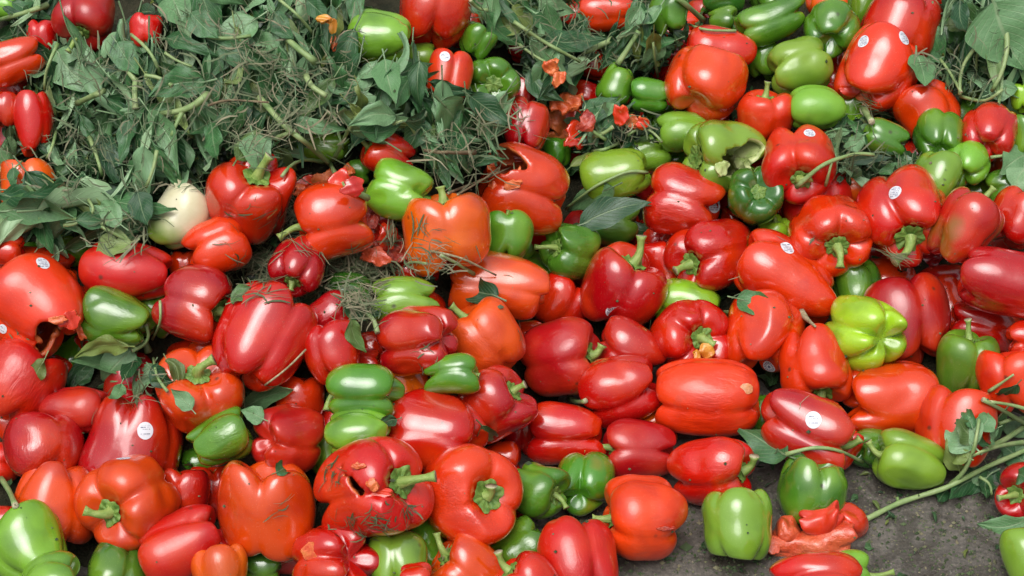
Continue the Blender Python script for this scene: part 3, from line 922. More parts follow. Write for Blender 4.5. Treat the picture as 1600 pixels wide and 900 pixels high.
 (82,528,58,60,0,0,'R',3,2,'', 'red pepper seen inside the dark hole of the torn one',{}),
 (412,530,142,158,65,-20,'R',4,0,'', 'large deep red pepper with tall lobes, left of centre',{'deep':.9}),
 (328,545,60,62,0,0,'O',3,1,'', 'small orange-red pepper behind the large deep red one',{}),
 (510,505,72,90,30,0,'C',3,0,'', 'crimson pepper right of the large deep red one',{'f':-10}),
 (522,552,88,92,95,-12,'R',3,0,'', 'smooth red pepper above the dark glossy green one',{}),
 (575,542,50,54,0,0,'R',3,1,'', 'small red pepper left of the crimson ribbed one',{}),
 (564,568,52,56,0,0,'C',3,1,'', 'small crimson pepper directly above the dark glossy green one',{}),
 (706,587,62,84,5,5,'G',3,0,'s','small green pepper with a stem at its right, lower centre',{'sb':350,'sl':.4}),
 (822,526,52,56,0,0,'O',3,1,'', 'orange pepper behind the pinkish red one, centre',{}),
 (18,96,66,96,200,5,'O',3,0,'', 'curved orange-red pepper at the upper left edge',{}),
 (66,60,46,56,90,0,'R',3,0,'', 'red pepper behind the curved one, upper left',{'f':-15}),
 (136,24,94,92,262,40,'C',3,0,'s','crimson pepper with a big green calyx at the top left',{'sb':230,'sl':1.2}),
 (228,48,50,52,90,0,'R',3,0,'', 'small round red pepper half buried in the upper left leaves',{}),
 (4,172,52,60,90,0,'C',3,0,'', 'crimson pepper at the left edge, upper left',{}),
 (52,192,60,100,95,0,'R',3,0,'', 'narrow curved red pepper standing by the dark hollow',{'deep':.8}),
 (100,236,62,70,0,0,'C',3,2,'', 'muddy dark red pepper inside the dark hollow',{}),
 (26,138,50,58,120,0,'R',3,1,'', 'small red pepper wedged under the curved orange-red one, upper left',{}),
 (14,222,46,54,60,0,'C',3,1,'', 'crimson pepper among leaves above the orange one at the left edge',{}),
 (92,196,46,60,90,0,'R',3,1,'', 'red pepper right of the narrow curved one by the dark hollow',{}),
 (38,286,80,74,90,0,'A',3,0,'', 'orange pepper under leaves at the left edge',{}),
 (4,8,50,54,0,0,'L',3,1,'', 'green pepper in the top left corner',{}),
 (1158,214,56,60,0,0,'R',3,2,'', 'red pepper showing above the broken green one',{}),
 (1188,250,52,60,90,0,'R',3,2,'', 'red pepper showing right of the broken green one',{}),
 (1262,505,60,60,0,0,'C',3,2,'', 'dark red pepper in the gap left of the five-lobed one',{}),
 (1128,472,60,60,0,0,'C',3,2,'', 'dark red pepper under the right of centre red one',{}),
]

# stickers: u, v, half width, half height, turn, print style
STICKERS = [(227,673,14,15,0,0),(193,716,12,5,10,1),(1271,656,14,15,0,0),(1398,300,12,13,0,1),(958,488,12,14,10,2),
            (1202,573,11,12,0,2),(1117,320,8,14,0,1),(1230,387,14,7,-15,1),(1413,59,11,13,0,1),(1349,65,12,8,20,1),
            (1265,208,11,4,0,1),(695,88,10,5,20,0),(67,411,13,5,0,1),(4,514,8,9,-30,0)]

T = [(t[0], t[1], t[2] * 1.05, t[3] * 1.05) + t[4:] for t in T]
NP = len(T)
axis_w, uvp, Dp, Lp, dd, lim = [], [], [], [], [], []
for (u, v, D, L, ang, tilt, col, n, lv, stem, lab, ex) in T:
    a = (math.cos(R(ang)) * XC + math.sin(R(ang)) * YC) * math.cos(R(tilt)) + ZC * math.sin(R(tilt))
    axis_w.append(a)
    rr = min(D, L) / 2 / FPX * 2.1
    uvp.append((u, v)); Dp.append(D); Lp.append(L)
    base = hit_heap(u, v, rr * 0.93)
    dd.append(base + 0.055 * lv)
    p = ray(u, v)
    lim.append((CAMP[2] - rr * 0.90) / -p[2])
axis_w = np.array(axis_w); Dp = np.array(Dp, float); Lp = np.array(Lp, float)
d0 = np.array(dd); depth = d0.copy(); lim = np.array(lim)
RAYS = np.array([ray(*q) for q in uvp])
key = np.array([t[1] + t[11].get('f', 0) * 2 - t[8] * 70 for t in T], float)
# pairs that meet in the picture
pairs = []
for i in range(NP):
    for j in range(i + 1, NP):
        q = math.hypot(uvp[i][0] - uvp[j][0], uvp[i][1] - uvp[j][1])
        if q < (max(Dp[i], Lp[i]) + max(Dp[j], Lp[j])) / 2:
            pairs.append((i, j) if key[i] >= key[j] else (j, i))
pairs = np.array(pairs)
F, B = pairs[:, 0], pairs[:, 1]


def balls(idx):
    d = depth[idx]
    c = CAMP + RAYS[idx] * d[:, None]
    s = d / FPX
    rad = np.minimum(Dp[idx], Lp[idx]) / 2 * s
    half = np.clip(Lp[idx] - Dp[idx], 0, None) / 2 * s
    return [c + axis_w[idx] * (half * k)[:, None] for k in (-1, 0, 1)], rad


for it in range(220):
    cf, rf = balls(F)
    cb, rb = balls(B)
    worst = np.zeros(len(F))
    for a in cf:
        for b in cb:
            ov = (rf + rb) * 0.84 - np.linalg.norm(a - b, axis=1)
            worst = np.maximum(worst, ov)
    mv = np.zeros(NP); cnt = np.zeros(NP)
    np.add.at(mv, F, -worst * 0.5); np.add.at(mv, B, worst * 0.5)
    np.add.at(cnt, F, worst > 0); np.add.at(cnt, B, worst > 0)
    depth = depth + mv / np.clip(cnt, 1, None) * 1.1 + (d0 - depth) * 0.015
    depth = np.minimum(depth, lim)
    depth = np.clip(depth, d0 - 0.11, d0 + 0.13)

pepper_roots = []
GROUP = 'bell peppers dumped in the heap'


def build_pepper(i, u, v, D, L, d, a, col, n, stem, lab, ex, group, seed):
    s = d / FPX
    r = random.Random(seed)
    P = CAMP + ray(u, v) * d
    Dm, Lm = D * s, L * s
    Z = a / np.linalg.norm(a)
    x0 = np.cross(Z, ZC if abs(Z @ ZC) < 0.9 else XC)
    x0 /= np.linalg.norm(x0)
    y0 = np.cross(Z, x0)
    M3 = np.stack([x0, y0, Z], 1)
    big = max(D, L)
    nth, ns = (72, 42) if big > 95 else ((56, 34) if big > 62 else (40, 26))
    hol = ex.get('hole')
    if hol:
        nth, ns = 120, 80
    X = pepper_grid(seed, Dm, Lm, n, nth, ns, ex.get('deep', 1.0), ex.get('taper', r.uniform(0.06, 0.24)))
    green = col in 'GLDY'
    mat = M_PALE if col == 'P' else (M_GREEN if green else M_RIPE)
    keep = None
    if hol:
        dirs = []
        for (du, dv, ra) in hol:
            q = np.array([du / (D / 2), -dv / (D / 2)])
            zz = math.sqrt(max(0.05, 1 - q @ q))
            w = XC * q[0] + YC * q[1] + ZC * zz
            dirs.append((M3.T @ w, ra))
        rs = np.random.RandomState(seed)
        ff = [(rs.normal(0, 1, 3) * k, rs.uniform(0, 6)) for k in (5, 9, 16, 26)]

        def keep(c):
            q = c / np.linalg.norm(c, axis=1)[:, None]
            g = np.ones(len(c), bool)
            jag = sum(np.sin(q @ f + p) / (k + 1.5) for k, (f, p) in enumerate(ff)) * 0.22
            for w, ra in dirs:
                w = w / np.linalg.norm(w)
                g &= np.arccos(np.clip(q @ w, -1, 1)) > ra * (1 + jag * 1.8)
            return g
    fl = M_GFLESH if (ex.get('flesh') == 'g' or green) else M_FLESH
    me = pepper_mesh(X, [mat, fl] if hol else [mat], keep)
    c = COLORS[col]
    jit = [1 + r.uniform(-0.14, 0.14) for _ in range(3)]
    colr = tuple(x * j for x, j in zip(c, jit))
    M = Matrix([[*M3[0], P[0]], [*M3[1], P[1]], [*M3[2], P[2]], [0, 0, 0, 1]])
    if stem:
        root = empty('bell_pepper', M)
        body = link('body', me, root, colr)
        cm, z0, c0 = calyx_mesh(X, Dm, seed)
        link('calyx', cm, root)
        if stem != 'c':
            sb = R(ex.get('sb', math.degrees(math.atan2(a @ YC, a @ XC))))
            bw = math.cos(sb) * XC + math.sin(sb) * YC + ZC * 0.15
            bl = M3.T @ bw
            bl[2] = max(bl[2], -0.25)
            ln = Dm * (0.44 if stem == 'l' else 0.25) * ex.get('sl', 1.0) + Lm * 0.05
            pts, rad = [], []
            wob = np.array([r.uniform(-1, 1), r.uniform(-1, 1), 0])
            r0 = Dm * r.uniform(0.040, 0.052)
            for k in range(9):
                t = k / 8
                q = np.array([c0[0], c0[1], z0 - 0.002]) + np.array([0, 0, 1.0]) * ln * t * (1 - 0.55 * t) + bl * ln * (0.75 * t * t * (1.25 - 0.25 * t)) + wob * ln * 0.10 * math.sin(t * 4.2)
                pts.append(q)
                rad.append(r0 * (1.55 - 1.6 * t + 0.9 * t * t + (0.55 * max(0, (t - 0.75) / 0.25) ** 1.5)))
            vs, fs, nsd = tube(pts, rad, 12, 0.07, True, seed)
            dry = ex.get('dry')
            sme = mesh_from('stem', vs, fs, [M_DRYSTEM if dry else M_STEM, M_CUT], midx=[0] * nsd + [1] * (len(fs) - nsd))
            link('stem', sme, root)
    else:
        root = link('bell_pepper', me, None, colr)
        root.matrix_world = M
        body = root
    if hol:
        md = body.modifiers.new('flesh', 'SOLIDIFY')
        md.thickness = 0.0075 if green else 0.006
        md.offset = -1
        md.material_offset = 1
        md.material_offset_rim = 1
        md.use_even_offset = False
    tag(root, lab, 'pepper', group)
    pepper_roots.append((root, body))
    return root


for i, (u, v, D, L, ang, tilt, col, n, lv, stem, lab, ex) in enumerate(T):
    build_pepper(i, u, v, D, L, float(depth[i]), axis_w[i], col, n, stem, lab, ex, GROUP, 100 + i)


# ------------------------------------------------------------------ ground and the body of the heap
def build_ground():
    nx = 60
    gs = [(-40, -40), (40, -40), (40, 40), (-40, 40)]
    xs = np.concatenate([[-60, -12], np.linspace(-3, 3, nx), [12, 60]])
    ys = np.concatenate([[-60, -6], np.linspace(0, 5, nx), [14, 90]])
    X, Y = np.meshgrid(xs, ys)
    V = np.stack([X.ravel(), Y.ravel(), np.zeros(X.size)], 1)
    n = len(xs)
    i, j = np.meshgrid(np.arange(len(ys) - 1), np.arange(n - 1), indexing='ij')
    a = (i * n + j).ravel()
    f = np.stack([a, a + 1, a + n + 1, a + n], 1)
    o = link('ground', mesh_from('ground', V, f, [M_GROUND]))
    tag(o, kind='structure')


build_ground()


def build_core():
    xs = np.arange(-2.6, 2.6, 0.02)
    ys = np.arange(1.05, 4.3, 0.02)
    X, Y = np.meshgrid(xs, ys)
    Z = heap_h(X, Y) - 0.085
    for k in range(14):
        f = rng.normal(0, 1, 2) * rng.uniform(15, 60)
        Z += 0.0035 * np.sin(X * f[0] + Y * f[1] + rng.uniform(0, 6))
    Z = np.maximum(Z, -0.12)
    V = np.stack([X.ravel(), Y.ravel(), Z.ravel()], 1)
    n = len(xs)
    i, j = np.meshgrid(np.arange(len(ys) - 1), np.arange(n - 1), indexing='ij')
    a = (i * n + j).ravel()
    f = np.stack([a, a + 1, a + n + 1, a + n], 1)
    # only the part that rises above the ground
    zc = Z.ravel()[f].max(1)
    f = f[zc > -0.02]
    used = np.unique(f)
    rm = -np.ones(len(V), int)
    rm[used] = np.arange(len(used))
    o = link('compost_mound', mesh_from('compost_mound', V[used], rm[f], [M_SOIL]))
    tag(o, kind='structure')


build_core()

# ------------------------------------------------------------------ leaves
def leaf_arrays(r, nl, nw, half, fold, curl, twist, ripple, crumple):
    y = np.linspace(0, 1, nl)
    x = np.linspace(-1, 1, nw)
    Yg, Xg = np.meshgrid(y, x, indexing='ij')
    prof = np.sin(np.pi * np.clip(Yg, 0, 1) ** 0.72) ** 0.85 * (1 - 0.35 * Yg)
    prof = prof / prof.max()
    w = half * np.clip(prof, 0.015, 1)
    w = w * (1 + 0.05 * np.sin(Yg * 17 + r.uniform(0, 6)) * np.abs(Xg))
    # fold along the midrib: each half turns up by an angle that grows outwards
    fa = fold * (0.6 + 0.4 * np.sin(Yg * 3 + r.uniform(0, 6)))
    asym = np.where(Xg > 0, r.uniform(0.6, 1.4), r.uniform(0.6, 1.4))
    ang = fa * asym * (0.35 + 0.65 * np.abs(Xg))
    px = np.sign(Xg) * np.abs(Xg) * w * np.cos(ang)
    pz = np.abs(Xg) * w * np.sin(ang)
    pz = pz + ripple * np.sin(Yg * r.uniform(9, 15) + np.sign(Xg) * 1.3 + r.uniform(0, 6)) * np.abs(Xg) ** 1.5 * (w / half)
    for _ in range(4):
        f = r.normal(0, 1, 2) * 7
        pz = pz + crumple * np.sin(f[0] * Xg * 0.5 + f[1] * Yg + r.uniform(0, 6)) * 0.5
    # twist then curl along the length
    tw = twist * (Yg - 0.5)
    qx = px * np.cos(tw) - pz * np.sin(tw)
    qz = px * np.sin(tw) + pz * np.cos(tw)
    if abs(curl) < 1e-3:
        curl = 1e-3
    th = curl * Yg ** 1.3
    dy = np.gradient(y)
    cy = np.concatenate([[0], np.cumsum(np.cos(curl * ((y[1:] + y[:-1]) / 2) ** 1.3) * np.diff(y))])
    cz = np.concatenate([[0], np.cumsum(-np.sin(curl * ((y[1:] + y[:-1]) / 2) ** 1.3) * np.diff(y))])
    ox = qx + r.uniform(-0.06, 0.06) * np.sin(np.pi * Yg)
    oy = cy[:, None] + qz * np.sin(th)
    oz = cz[:, None] + qz * np.cos(th)
    V = np.stack([ox, oy, oz], -1).reshape(-1, 3)
    UV = np.stack([(Xg + 1) / 2, Yg], -1).reshape(-1, 2)
    i, j = np.meshgrid(np.arange(nl - 1), np.arange(nw - 1), indexing='ij')
    a = (i * nw + j).ravel()
    Fc = np.stack([a, a + 1, a + nw + 1, a + nw], 1)
    return V, Fc, UV


LEAVES = {}
LR = np.random.RandomState(31)
for kind, mat in (('dark', M_LEAF), ('pale', M_LEAF2)):
    for k in range(16):
        wild = k / 15
        V, Fc, UV = leaf_arrays(LR, 19, 9, LR.uniform(0.115, 0.185), 0.2 + 1.15 * wild * LR.uniform(0.5, 1), LR.uniform(-0.9, 2.0) * (0.4 + wild), LR.uniform(-2.2, 2.2) * wild, 0.025 + 0.04 * wild, 0.016 + 0.03 * wild)
        # leaf stalk
        n0 = len(V)
        base = V[4]
        tv, tf, _ = tube([base + np.array([0, -0.20, 0.03]), base + np.array([0.0, -0.08, 0.01]), base + np.array([0, 0.10, -0.006]), V[4 + 9 * 4] + np.array([0, 0, -0.006])], [0.012, 0.010, 0.009, 0.005], 5, 0, True)
        V = np.vstack([V, tv])
        UV = np.vstack([UV, np.tile([0.5, 0.02], (len(tv), 1))])
        LEAVES[(kind, k)] = mesh_from('leaf', V, Fc.tolist() + [tuple(i + n0 for i in f) for f in tf], [mat], uv=UV, tone=np.full(len(V), LR.uniform(0, 1)))


def leaf_matrix(p0, tdir, nrm, length, wf=1.0):
    t = tdir / np.linalg.norm(tdir)
    m = nrm - t * (nrm @ t)
    m /= np.linalg.norm(m)
    s = np.cross(t, m)
    A = np.stack([s * length * wf, t * length, m * length], 1)
    return Matrix([[*A[0], p0[0]], [*A[1], p0[1]], [*A[2], p0[2]], [0, 0, 0, 1]])


def inside(poly, u, v):
    c = False
    n = len(poly)
    for i in range(n):
        x1, y1 = poly[i]
        x2, y2 = poly[(i + 1) % n]
        if (y1 > v) != (y2 > v) and u < (x2 - x1) * (v - y1) / (y2 - y1) + x1:
            c = not c
    return c


def sample_poly(poly, r):
    xs = [p[0] for p in poly]
    ys = [p[1] for p in poly]
    while True:
        u, v = r.uniform(min(xs), max(xs)), r.uniform(min(ys), max(ys))
        if inside(poly, u, v):
            return u, v


bpy.context.view_layer.update()
DG = bpy.context.evaluated_depsgraph_get()


def cast(u, v):
    d = ray(u, v)
    o = Vector(CAMP)
    ok, loc, nor, idx, ob, _ = scene.ray_cast(DG, o, Vector(d))
    if not ok:
        return 3.0, np.array([0, -0.5, 0.8]), None
    return float((np.array(loc) - CAMP) @ (-ZC)), np.array(nor), ob


# ---- the soft heaps of pulled plants: region in the photo, how many leaves, size, direction they hang
PILES = [
 ('leaf_heap', 'big heap of wilted pepper leaves and grass filling the upper left', 'leaf pile',
  [(95,75),(180,70),(215,62),(255,55),(262,-5),(560,-5),(548,60),(560,150),(440,215),(450,290),(400,250),(335,262),(300,285),(235,330),(228,370),(205,335),(215,245),(190,170),(130,150),(80,125)], 215, (46,92), (-78,42), 0.02),
 ('leaf_heap', 'tangle of curled leaves above the lime green and orange peppers, upper middle', 'leaf pile',
  [(560,110),(600,95),(660,100),(680,150),(760,170),(785,205),(742,262),(690,280),(660,240),(560,200),(450,200),(450,150)], 60, (48,82), (-60,70), 0.035),
 ('leaf_heap', 'leaves and stalks hanging among peppers along the top edge, upper middle right', 'leaf pile',
  [(740,0),(905,0),(880,45),(990,55),(1010,10),(1080,60),(1010,115),(920,90),(870,150),(830,120),(810,60),(760,60)], 44, (42,75), (-90,70), 0.03),
 ('leaf_heap', 'pale wilted leaves piled in the top right corner', 'leaf pile',
  [(1470,-5),(1605,-5),(1605,130),(1560,160),(1470,150),(1440,110),(1500,60)], 48, (50,90), (-80,60), 0.03),
 ('leaf_heap', 'strip of long veined leaves along the left edge above small green peppers', 'leaf pile',
  [(-5,295),(120,300),(230,330),(225,380),(150,372),(60,352),(-5,345)], 34, (55,100), (-10,35), 0.03),
 ('leaf_heap', 'small knot of leaf scraps and stalks left of the dull green pepper', 'leaf pile',
  [(905,185),(960,165),(1030,200),(1010,235),(960,225),(910,245)], 22, (26,48), (0,180), 0.035),
 ('leaf_heap', 'dark shrivelled leaf scraps between green peppers at upper right', 'leaf pile',
  [(1290,195),(1350,190),(1430,240),(1410,280),(1330,285),(1270,270)], 22, (26,46), (0,180), 0.02),
 ('leaf_heap', 'dim matted leaves and stalks inside the dark hollow at far left', 'leaf pile',
  [(95,150),(190,180),(205,300),(180,320),(95,300),(80,240)], 34, (36,70), (-80,50), -0.012),
 ('leaf_heap', 'few leaves stuck between peppers along the upper left edge', 'leaf pile',
  [(0,20),(60,15),(90,80),(100,150),(85,245),(60,235),(20,240),(0,230),(30,140),(90,110),(30,40)], 26, (30,58), (-60,90), 0.0),
]
LP = random.Random(5)
pile_roots = []
for name, lab, cat, poly, cnt, (l0, l1), (ad, asd), lift in PILES:
    cu = sum(p[0] for p in poly) / len(poly)
    cv = sum(p[1] for p in poly) / len(poly)
    c = CAMP + ray(cu, cv) * hit_heap(cu, cv, 0, -0.05)
    root = empty(name, Matrix.Translation(Vector(c)))
    tag(root, lab, cat, 'heaps of pulled pepper plants')
    inv = Matrix.Translation(-Vector(c))
    pile_roots.append((root, inv, poly))
    for k in range(cnt):
        for _try in range(12):
            u, v = sample_poly(poly, LP)
            if not any(math.hypot(u - t_[0], v - t_[1]) < (0.68 if t_[8] == 0 else 0.6) * t_[2] for t_ in T if t_[8] < 2):
                break
        up = k / cnt
        d = hit_heap(u, v, 0, lift - 0.045 + 0.05 * up + LP.uniform(-0.01, 0.015))
        P = CAMP + ray(u, v) * d
        a = R(ad + LP.gauss(0, 1) * asd * 0.7)
        L = LP.uniform(l0, l1) * 1.62 * d / FPX
        tilt = LP.gauss(0, 0.30)
        t = math.cos(a) * XC + math.sin(a) * YC + ZC * tilt
        n = ZC * LP.choice([1, 1, 1, -1]) + np.array([LP.gauss(0, .5), LP.gauss(0, .5), LP.gauss(0.3, .5)])
        kind = 'pale' if LP.random() < 0.22 else 'dark'
        o = link('leaf', LEAVES[(kind, LP.randrange(16))], root)
        o.matrix_local = inv @ leaf_matrix(P - t * L * 0.5, t, n, L, LP.uniform(0.7, 1.15))


# ---- stuff: small torn leaf bits under and between everything
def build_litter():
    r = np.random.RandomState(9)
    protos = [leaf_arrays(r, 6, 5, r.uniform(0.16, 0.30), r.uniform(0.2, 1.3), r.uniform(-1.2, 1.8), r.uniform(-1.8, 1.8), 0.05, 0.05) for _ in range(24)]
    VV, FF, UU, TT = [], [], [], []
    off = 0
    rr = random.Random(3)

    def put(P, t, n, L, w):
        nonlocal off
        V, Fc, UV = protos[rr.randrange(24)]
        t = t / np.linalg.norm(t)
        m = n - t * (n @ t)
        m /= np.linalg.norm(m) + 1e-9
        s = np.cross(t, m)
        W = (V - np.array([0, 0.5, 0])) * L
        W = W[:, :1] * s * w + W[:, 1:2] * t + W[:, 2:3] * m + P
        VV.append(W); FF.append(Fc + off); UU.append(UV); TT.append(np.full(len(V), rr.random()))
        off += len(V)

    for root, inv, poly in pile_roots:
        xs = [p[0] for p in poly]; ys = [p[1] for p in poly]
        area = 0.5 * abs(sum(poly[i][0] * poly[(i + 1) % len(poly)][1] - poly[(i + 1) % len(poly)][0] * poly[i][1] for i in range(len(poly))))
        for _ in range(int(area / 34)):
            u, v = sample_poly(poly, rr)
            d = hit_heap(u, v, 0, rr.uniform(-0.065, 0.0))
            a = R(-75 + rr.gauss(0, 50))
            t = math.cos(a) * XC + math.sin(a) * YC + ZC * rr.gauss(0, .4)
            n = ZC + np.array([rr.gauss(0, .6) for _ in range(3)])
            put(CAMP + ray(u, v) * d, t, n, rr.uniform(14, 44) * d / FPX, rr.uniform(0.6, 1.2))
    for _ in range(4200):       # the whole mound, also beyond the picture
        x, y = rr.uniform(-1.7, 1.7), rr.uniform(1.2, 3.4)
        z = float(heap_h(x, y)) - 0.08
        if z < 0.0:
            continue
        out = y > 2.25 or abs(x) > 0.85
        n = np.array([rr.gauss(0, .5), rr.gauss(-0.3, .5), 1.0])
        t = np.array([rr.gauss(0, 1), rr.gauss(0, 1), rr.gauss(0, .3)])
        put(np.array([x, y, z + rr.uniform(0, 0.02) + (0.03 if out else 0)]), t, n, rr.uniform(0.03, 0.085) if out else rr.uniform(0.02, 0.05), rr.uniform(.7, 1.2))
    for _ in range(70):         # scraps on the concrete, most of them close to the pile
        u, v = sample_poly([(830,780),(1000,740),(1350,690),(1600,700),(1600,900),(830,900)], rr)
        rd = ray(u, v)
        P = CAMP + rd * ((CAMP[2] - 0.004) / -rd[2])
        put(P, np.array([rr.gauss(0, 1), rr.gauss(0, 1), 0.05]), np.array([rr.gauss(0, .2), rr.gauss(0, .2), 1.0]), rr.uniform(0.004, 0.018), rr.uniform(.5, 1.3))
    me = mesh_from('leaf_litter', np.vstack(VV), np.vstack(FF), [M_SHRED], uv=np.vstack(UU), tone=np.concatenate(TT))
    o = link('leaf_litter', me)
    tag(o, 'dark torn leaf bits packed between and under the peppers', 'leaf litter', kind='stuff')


build_litter()

# ------------------------------------------------------------------ single leaves laid where the photo shows them
def place_leaf(u0, v0, u1, v1, wpx, kind, var, lift=0.006, flip=False, name='leaf', pile=None, roll=0.0, mesh=None):
    d0_, n0, _ = cast(u0, v0)
    d1_, n1, _ = cast(u1, v1)
    um, vm = (u0 + u1) / 2, (v0 + v1) / 2
    dm, nm, _ = cast(um, vm)
    a, b = d0_ - lift, d1_ - lift
    span = math.hypot(u1 - u0, v1 - v0) * dm / FPX
    b = max(min(b, a + span * 0.9), a - span * 0.9)
    sh = max(0.0, (a + b) / 2 - (dm - lift))
    a -= sh; b -= sh
    P0 = CAMP + ray(u0, v0) * a
    P1 = CAMP + ray(u1, v1) * b
    t = P1 - P0
    L = np.linalg.norm(t)
    n = (ZC * 1.0 + nm * 0.6) * (-1 if flip else 1)
    side = np.cross(t / L, n)
    n = n + side * roll
    me = mesh or LEAVES[(kind, var)]
    wr = wpx * dm / FPX / (L * 0.29)
    if pile is not None:
        root, inv, _ = pile_roots[pile]
        o = link('leaf', me, root)
        o.matrix_local = inv @ leaf_matrix(P0, t, n, L, wr)
    else:
        o = link(name, me)
        o.matrix_world = leaf_matrix(P0, t, n, L, wr)
    return o


HERO = [  # base u,v  tip u,v  width  kind  variant  pile  flip
 (232,172,296,274,36,'pale',2,0,0), (268,-8,299,52,52,'pale',3,0,0), (402,30,312,82,44,'pale',4,0,0), (325,-4,398,6,26,'pale',1,0,0),
 (322,128,232,150,52,'dark',3,0,0), (210,175,282,166,34,'dark',4,0,0), (90,80,140,126,50,'pale',6,0,0), (182,66,222,122,44,'dark',2,0,0),
 (298,20,345,62,44,'dark',2,0,0), (395,58,436,62,38,'pale',5,0,0), (428,18,462,66,34,'dark',3,0,0), (455,190,540,192,32,'pale',7,0,0),
 (340,70,420,110,36,'dark',6,0,0), (200,185,196,262,34,'dark',5,0,0), (330,190,352,262,34,'dark',3,0,0), (395,210,412,262,40,'pale',4,0,0),
 (262,205,275,290,36,'dark',7,0,0), (215,300,236,360,44,'dark',2,0,0), (436,230,470,290,36,'pale',5,0,0), (370,250,402,200,36,'dark',2,0,0),
 (480,0,520,30,34,'dark',2,0,0), (260,60,330,58,30,'dark',4,0,0), (160,210,180,300,30,'dark',7,0,0), (290,120,210,110,34,'dark',6,0,0),
 (601,92,618,162,42,'pale',3,1,0), (655,95,664,168,32,'dark',4,1,0), (688,158,738,208,46,'pale',4,1,0), (735,150,795,196,44,'dark',5,1,0),
 (617,180,556,196,46,'pale',7,1,0), (632,190,702,172,30,'dark',4,1,0), (660,185,640,240,38,'dark',6,1,0), (722,205,700,276,38,'dark',2,1,0),
 (672,128,736,146,24,'dark',3,1,0), (745,190,800,205,28,'pale',5,1,0), (562,205,620,200,34,'dark',3,1,0), (640,120,610,180,34,'dark',2,1,0),
 (758,20,806,72,32,'dark',3,2,0), (850,62,942,68,42,'dark',2,2,0), (862,95,932,138,40,'pale',4,2,0), (828,108,866,152,40,'dark',4,2,0),
 (915,170,964,156,30,'dark',2,2,0), (1000,10,985,70,30,'pale',5,2,0), (1012,20,1005,90,28,'dark',4,2,0), (1020,50,1022,118,26,'dark',6,2,0),
 (985,40,940,88,26,'dark',5,2,0), (800,10,850,50,30,'dark',6,2,0), (840,0,900,20,30,'pale',3,2,0), (1090,10,1100,58,24,'dark',5,2,0),
 (1552,2,1602,112,105,'pale',3,3,0), (1548,10,1530,48,36,'pale',4,3,0), (1500,0,1512,62,30,'dark',3,3,0), (1480,40,1520,30,26,'dark',6,3,0),
 (1545,148,1598,124,28,'pale',4,3,0), (1432,84,1440,142,42,'pale',2,3,0), (1560,60,1585,150,40,'dark',4,3,0), (1470,90,1445,95,26,'dark',5,3,0),
 (1604,240,1562,272,48,'pale',3,3,0), (1600,262,1596,300,40,'pale',5,3,0),
 (-4,330,132,334,44,'pale',2,4,0), (-6,304,122,312,34,'dark',3,4,0), (118,345,190,330,30,'dark',4,4,0), (190,352,130,310,30,'pale',6,4,0),
 (0,232,30,242,40,'pale',4,8,0), (0,60,56,28,40,'dark',4,8,0), (20,262,24,300,22,'dark',5,8,0),
]
DG = bpy.context.evaluated_depsgraph_get()
for (u0, v0, u1, v1, w, kind, var, pile, fl) in HERO:
    place_leaf(u0, v0, u1, v1, w, kind, var, 0.014 if pile in (0, 1, 3) else 0.010, bool(fl), pile=pile, roll=LP.uniform(-.4, .4))

LOOSE = [
 (68,560,40,620,30,'dark',12,'shrivelled leaf draped over the big dull red pepper at the left edge',0.005),
 (300,640,268,606,26,'pale',8,'curled pale leaf between the pink-red and the stem-up orange-red pepper',0.005),
 (432,740,470,722,28,'dark',9,'limp leaf lying in the gap below the crimson pepper with deep lobes',0.004),
 (620,655,586,668,22,'dark',13,'small curled leaf between the pale green and the big smooth red pepper',0.004),
 (470,470,520,446,34,'dark',5,'limp leaf on the dry grass beside the crimson pepper with a green stem',0.006),
 (360,470,400,452,30,'dark',11,'folded leaf in the grass tuft above the large deep red pepper',0.006),
 (905,352,1018,316,46,'dark',1,'dark green leaf lying on the dark green pepper, centre',0.012),
 (958,292,884,330,36,'pale',3,'torn pale leaf at the end of the thin stalk, centre',0.010),
 (778,462,704,428,44,'dark',9,'dead grey leaf stuck to the left end of the long orange pepper',0.006),
 (1152,468,1218,480,36,'dark',6,'dead grey leaf scrap on top of an orange-red pepper, right of centre',0.005),
 (205,378,138,400,44,'pale',5,'chewed pale leaf over the upper left of the sideways red pepper',0.008),
 (536,478,594,492,34,'dark',2,'small teal leaf on dry grass right of centre left',0.006),
 (548,500,566,548,30,'dark',3,'narrow leaf pointing down between crimson and lime peppers',0.006),
 (380,636,478,604,30,'pale',2,'slim green leaf under the large deep red pepper',0.006),
 (1606,812,1526,822,50,'pale',1,'bluish leaf on the concrete at the right edge',0.010),
 (752,664,794,712,34,'dark',4,'dark leaf in the gap below the crimson pepper with a green stub',0.004),
 (1232,712,1160,682,46,'dark',8,'olive wilted leaf draped behind the upside-down green pepper',0.010),
 (1212,708,1186,752,38,'dark',10,'curled olive leaf hanging beside the upside-down green pepper',0.010),
 (412,655,376,640,26,'pale',3,'little pale leaf beside the orange-red pepper with stem up',0.005),
 (1350,212,1310,232,34,'pale',9,'crumpled light leaf on the crushed pale green pepper',0.010),
]
for (u0, v0, u1, v1, w, kind, var, lab, lift) in LOOSE:
    o = place_leaf(u0, v0, u1, v1, w, kind, var, lift, name='loose_leaf')
    tag(o, lab, 'leaf', 'loose leaves lying on the peppers')

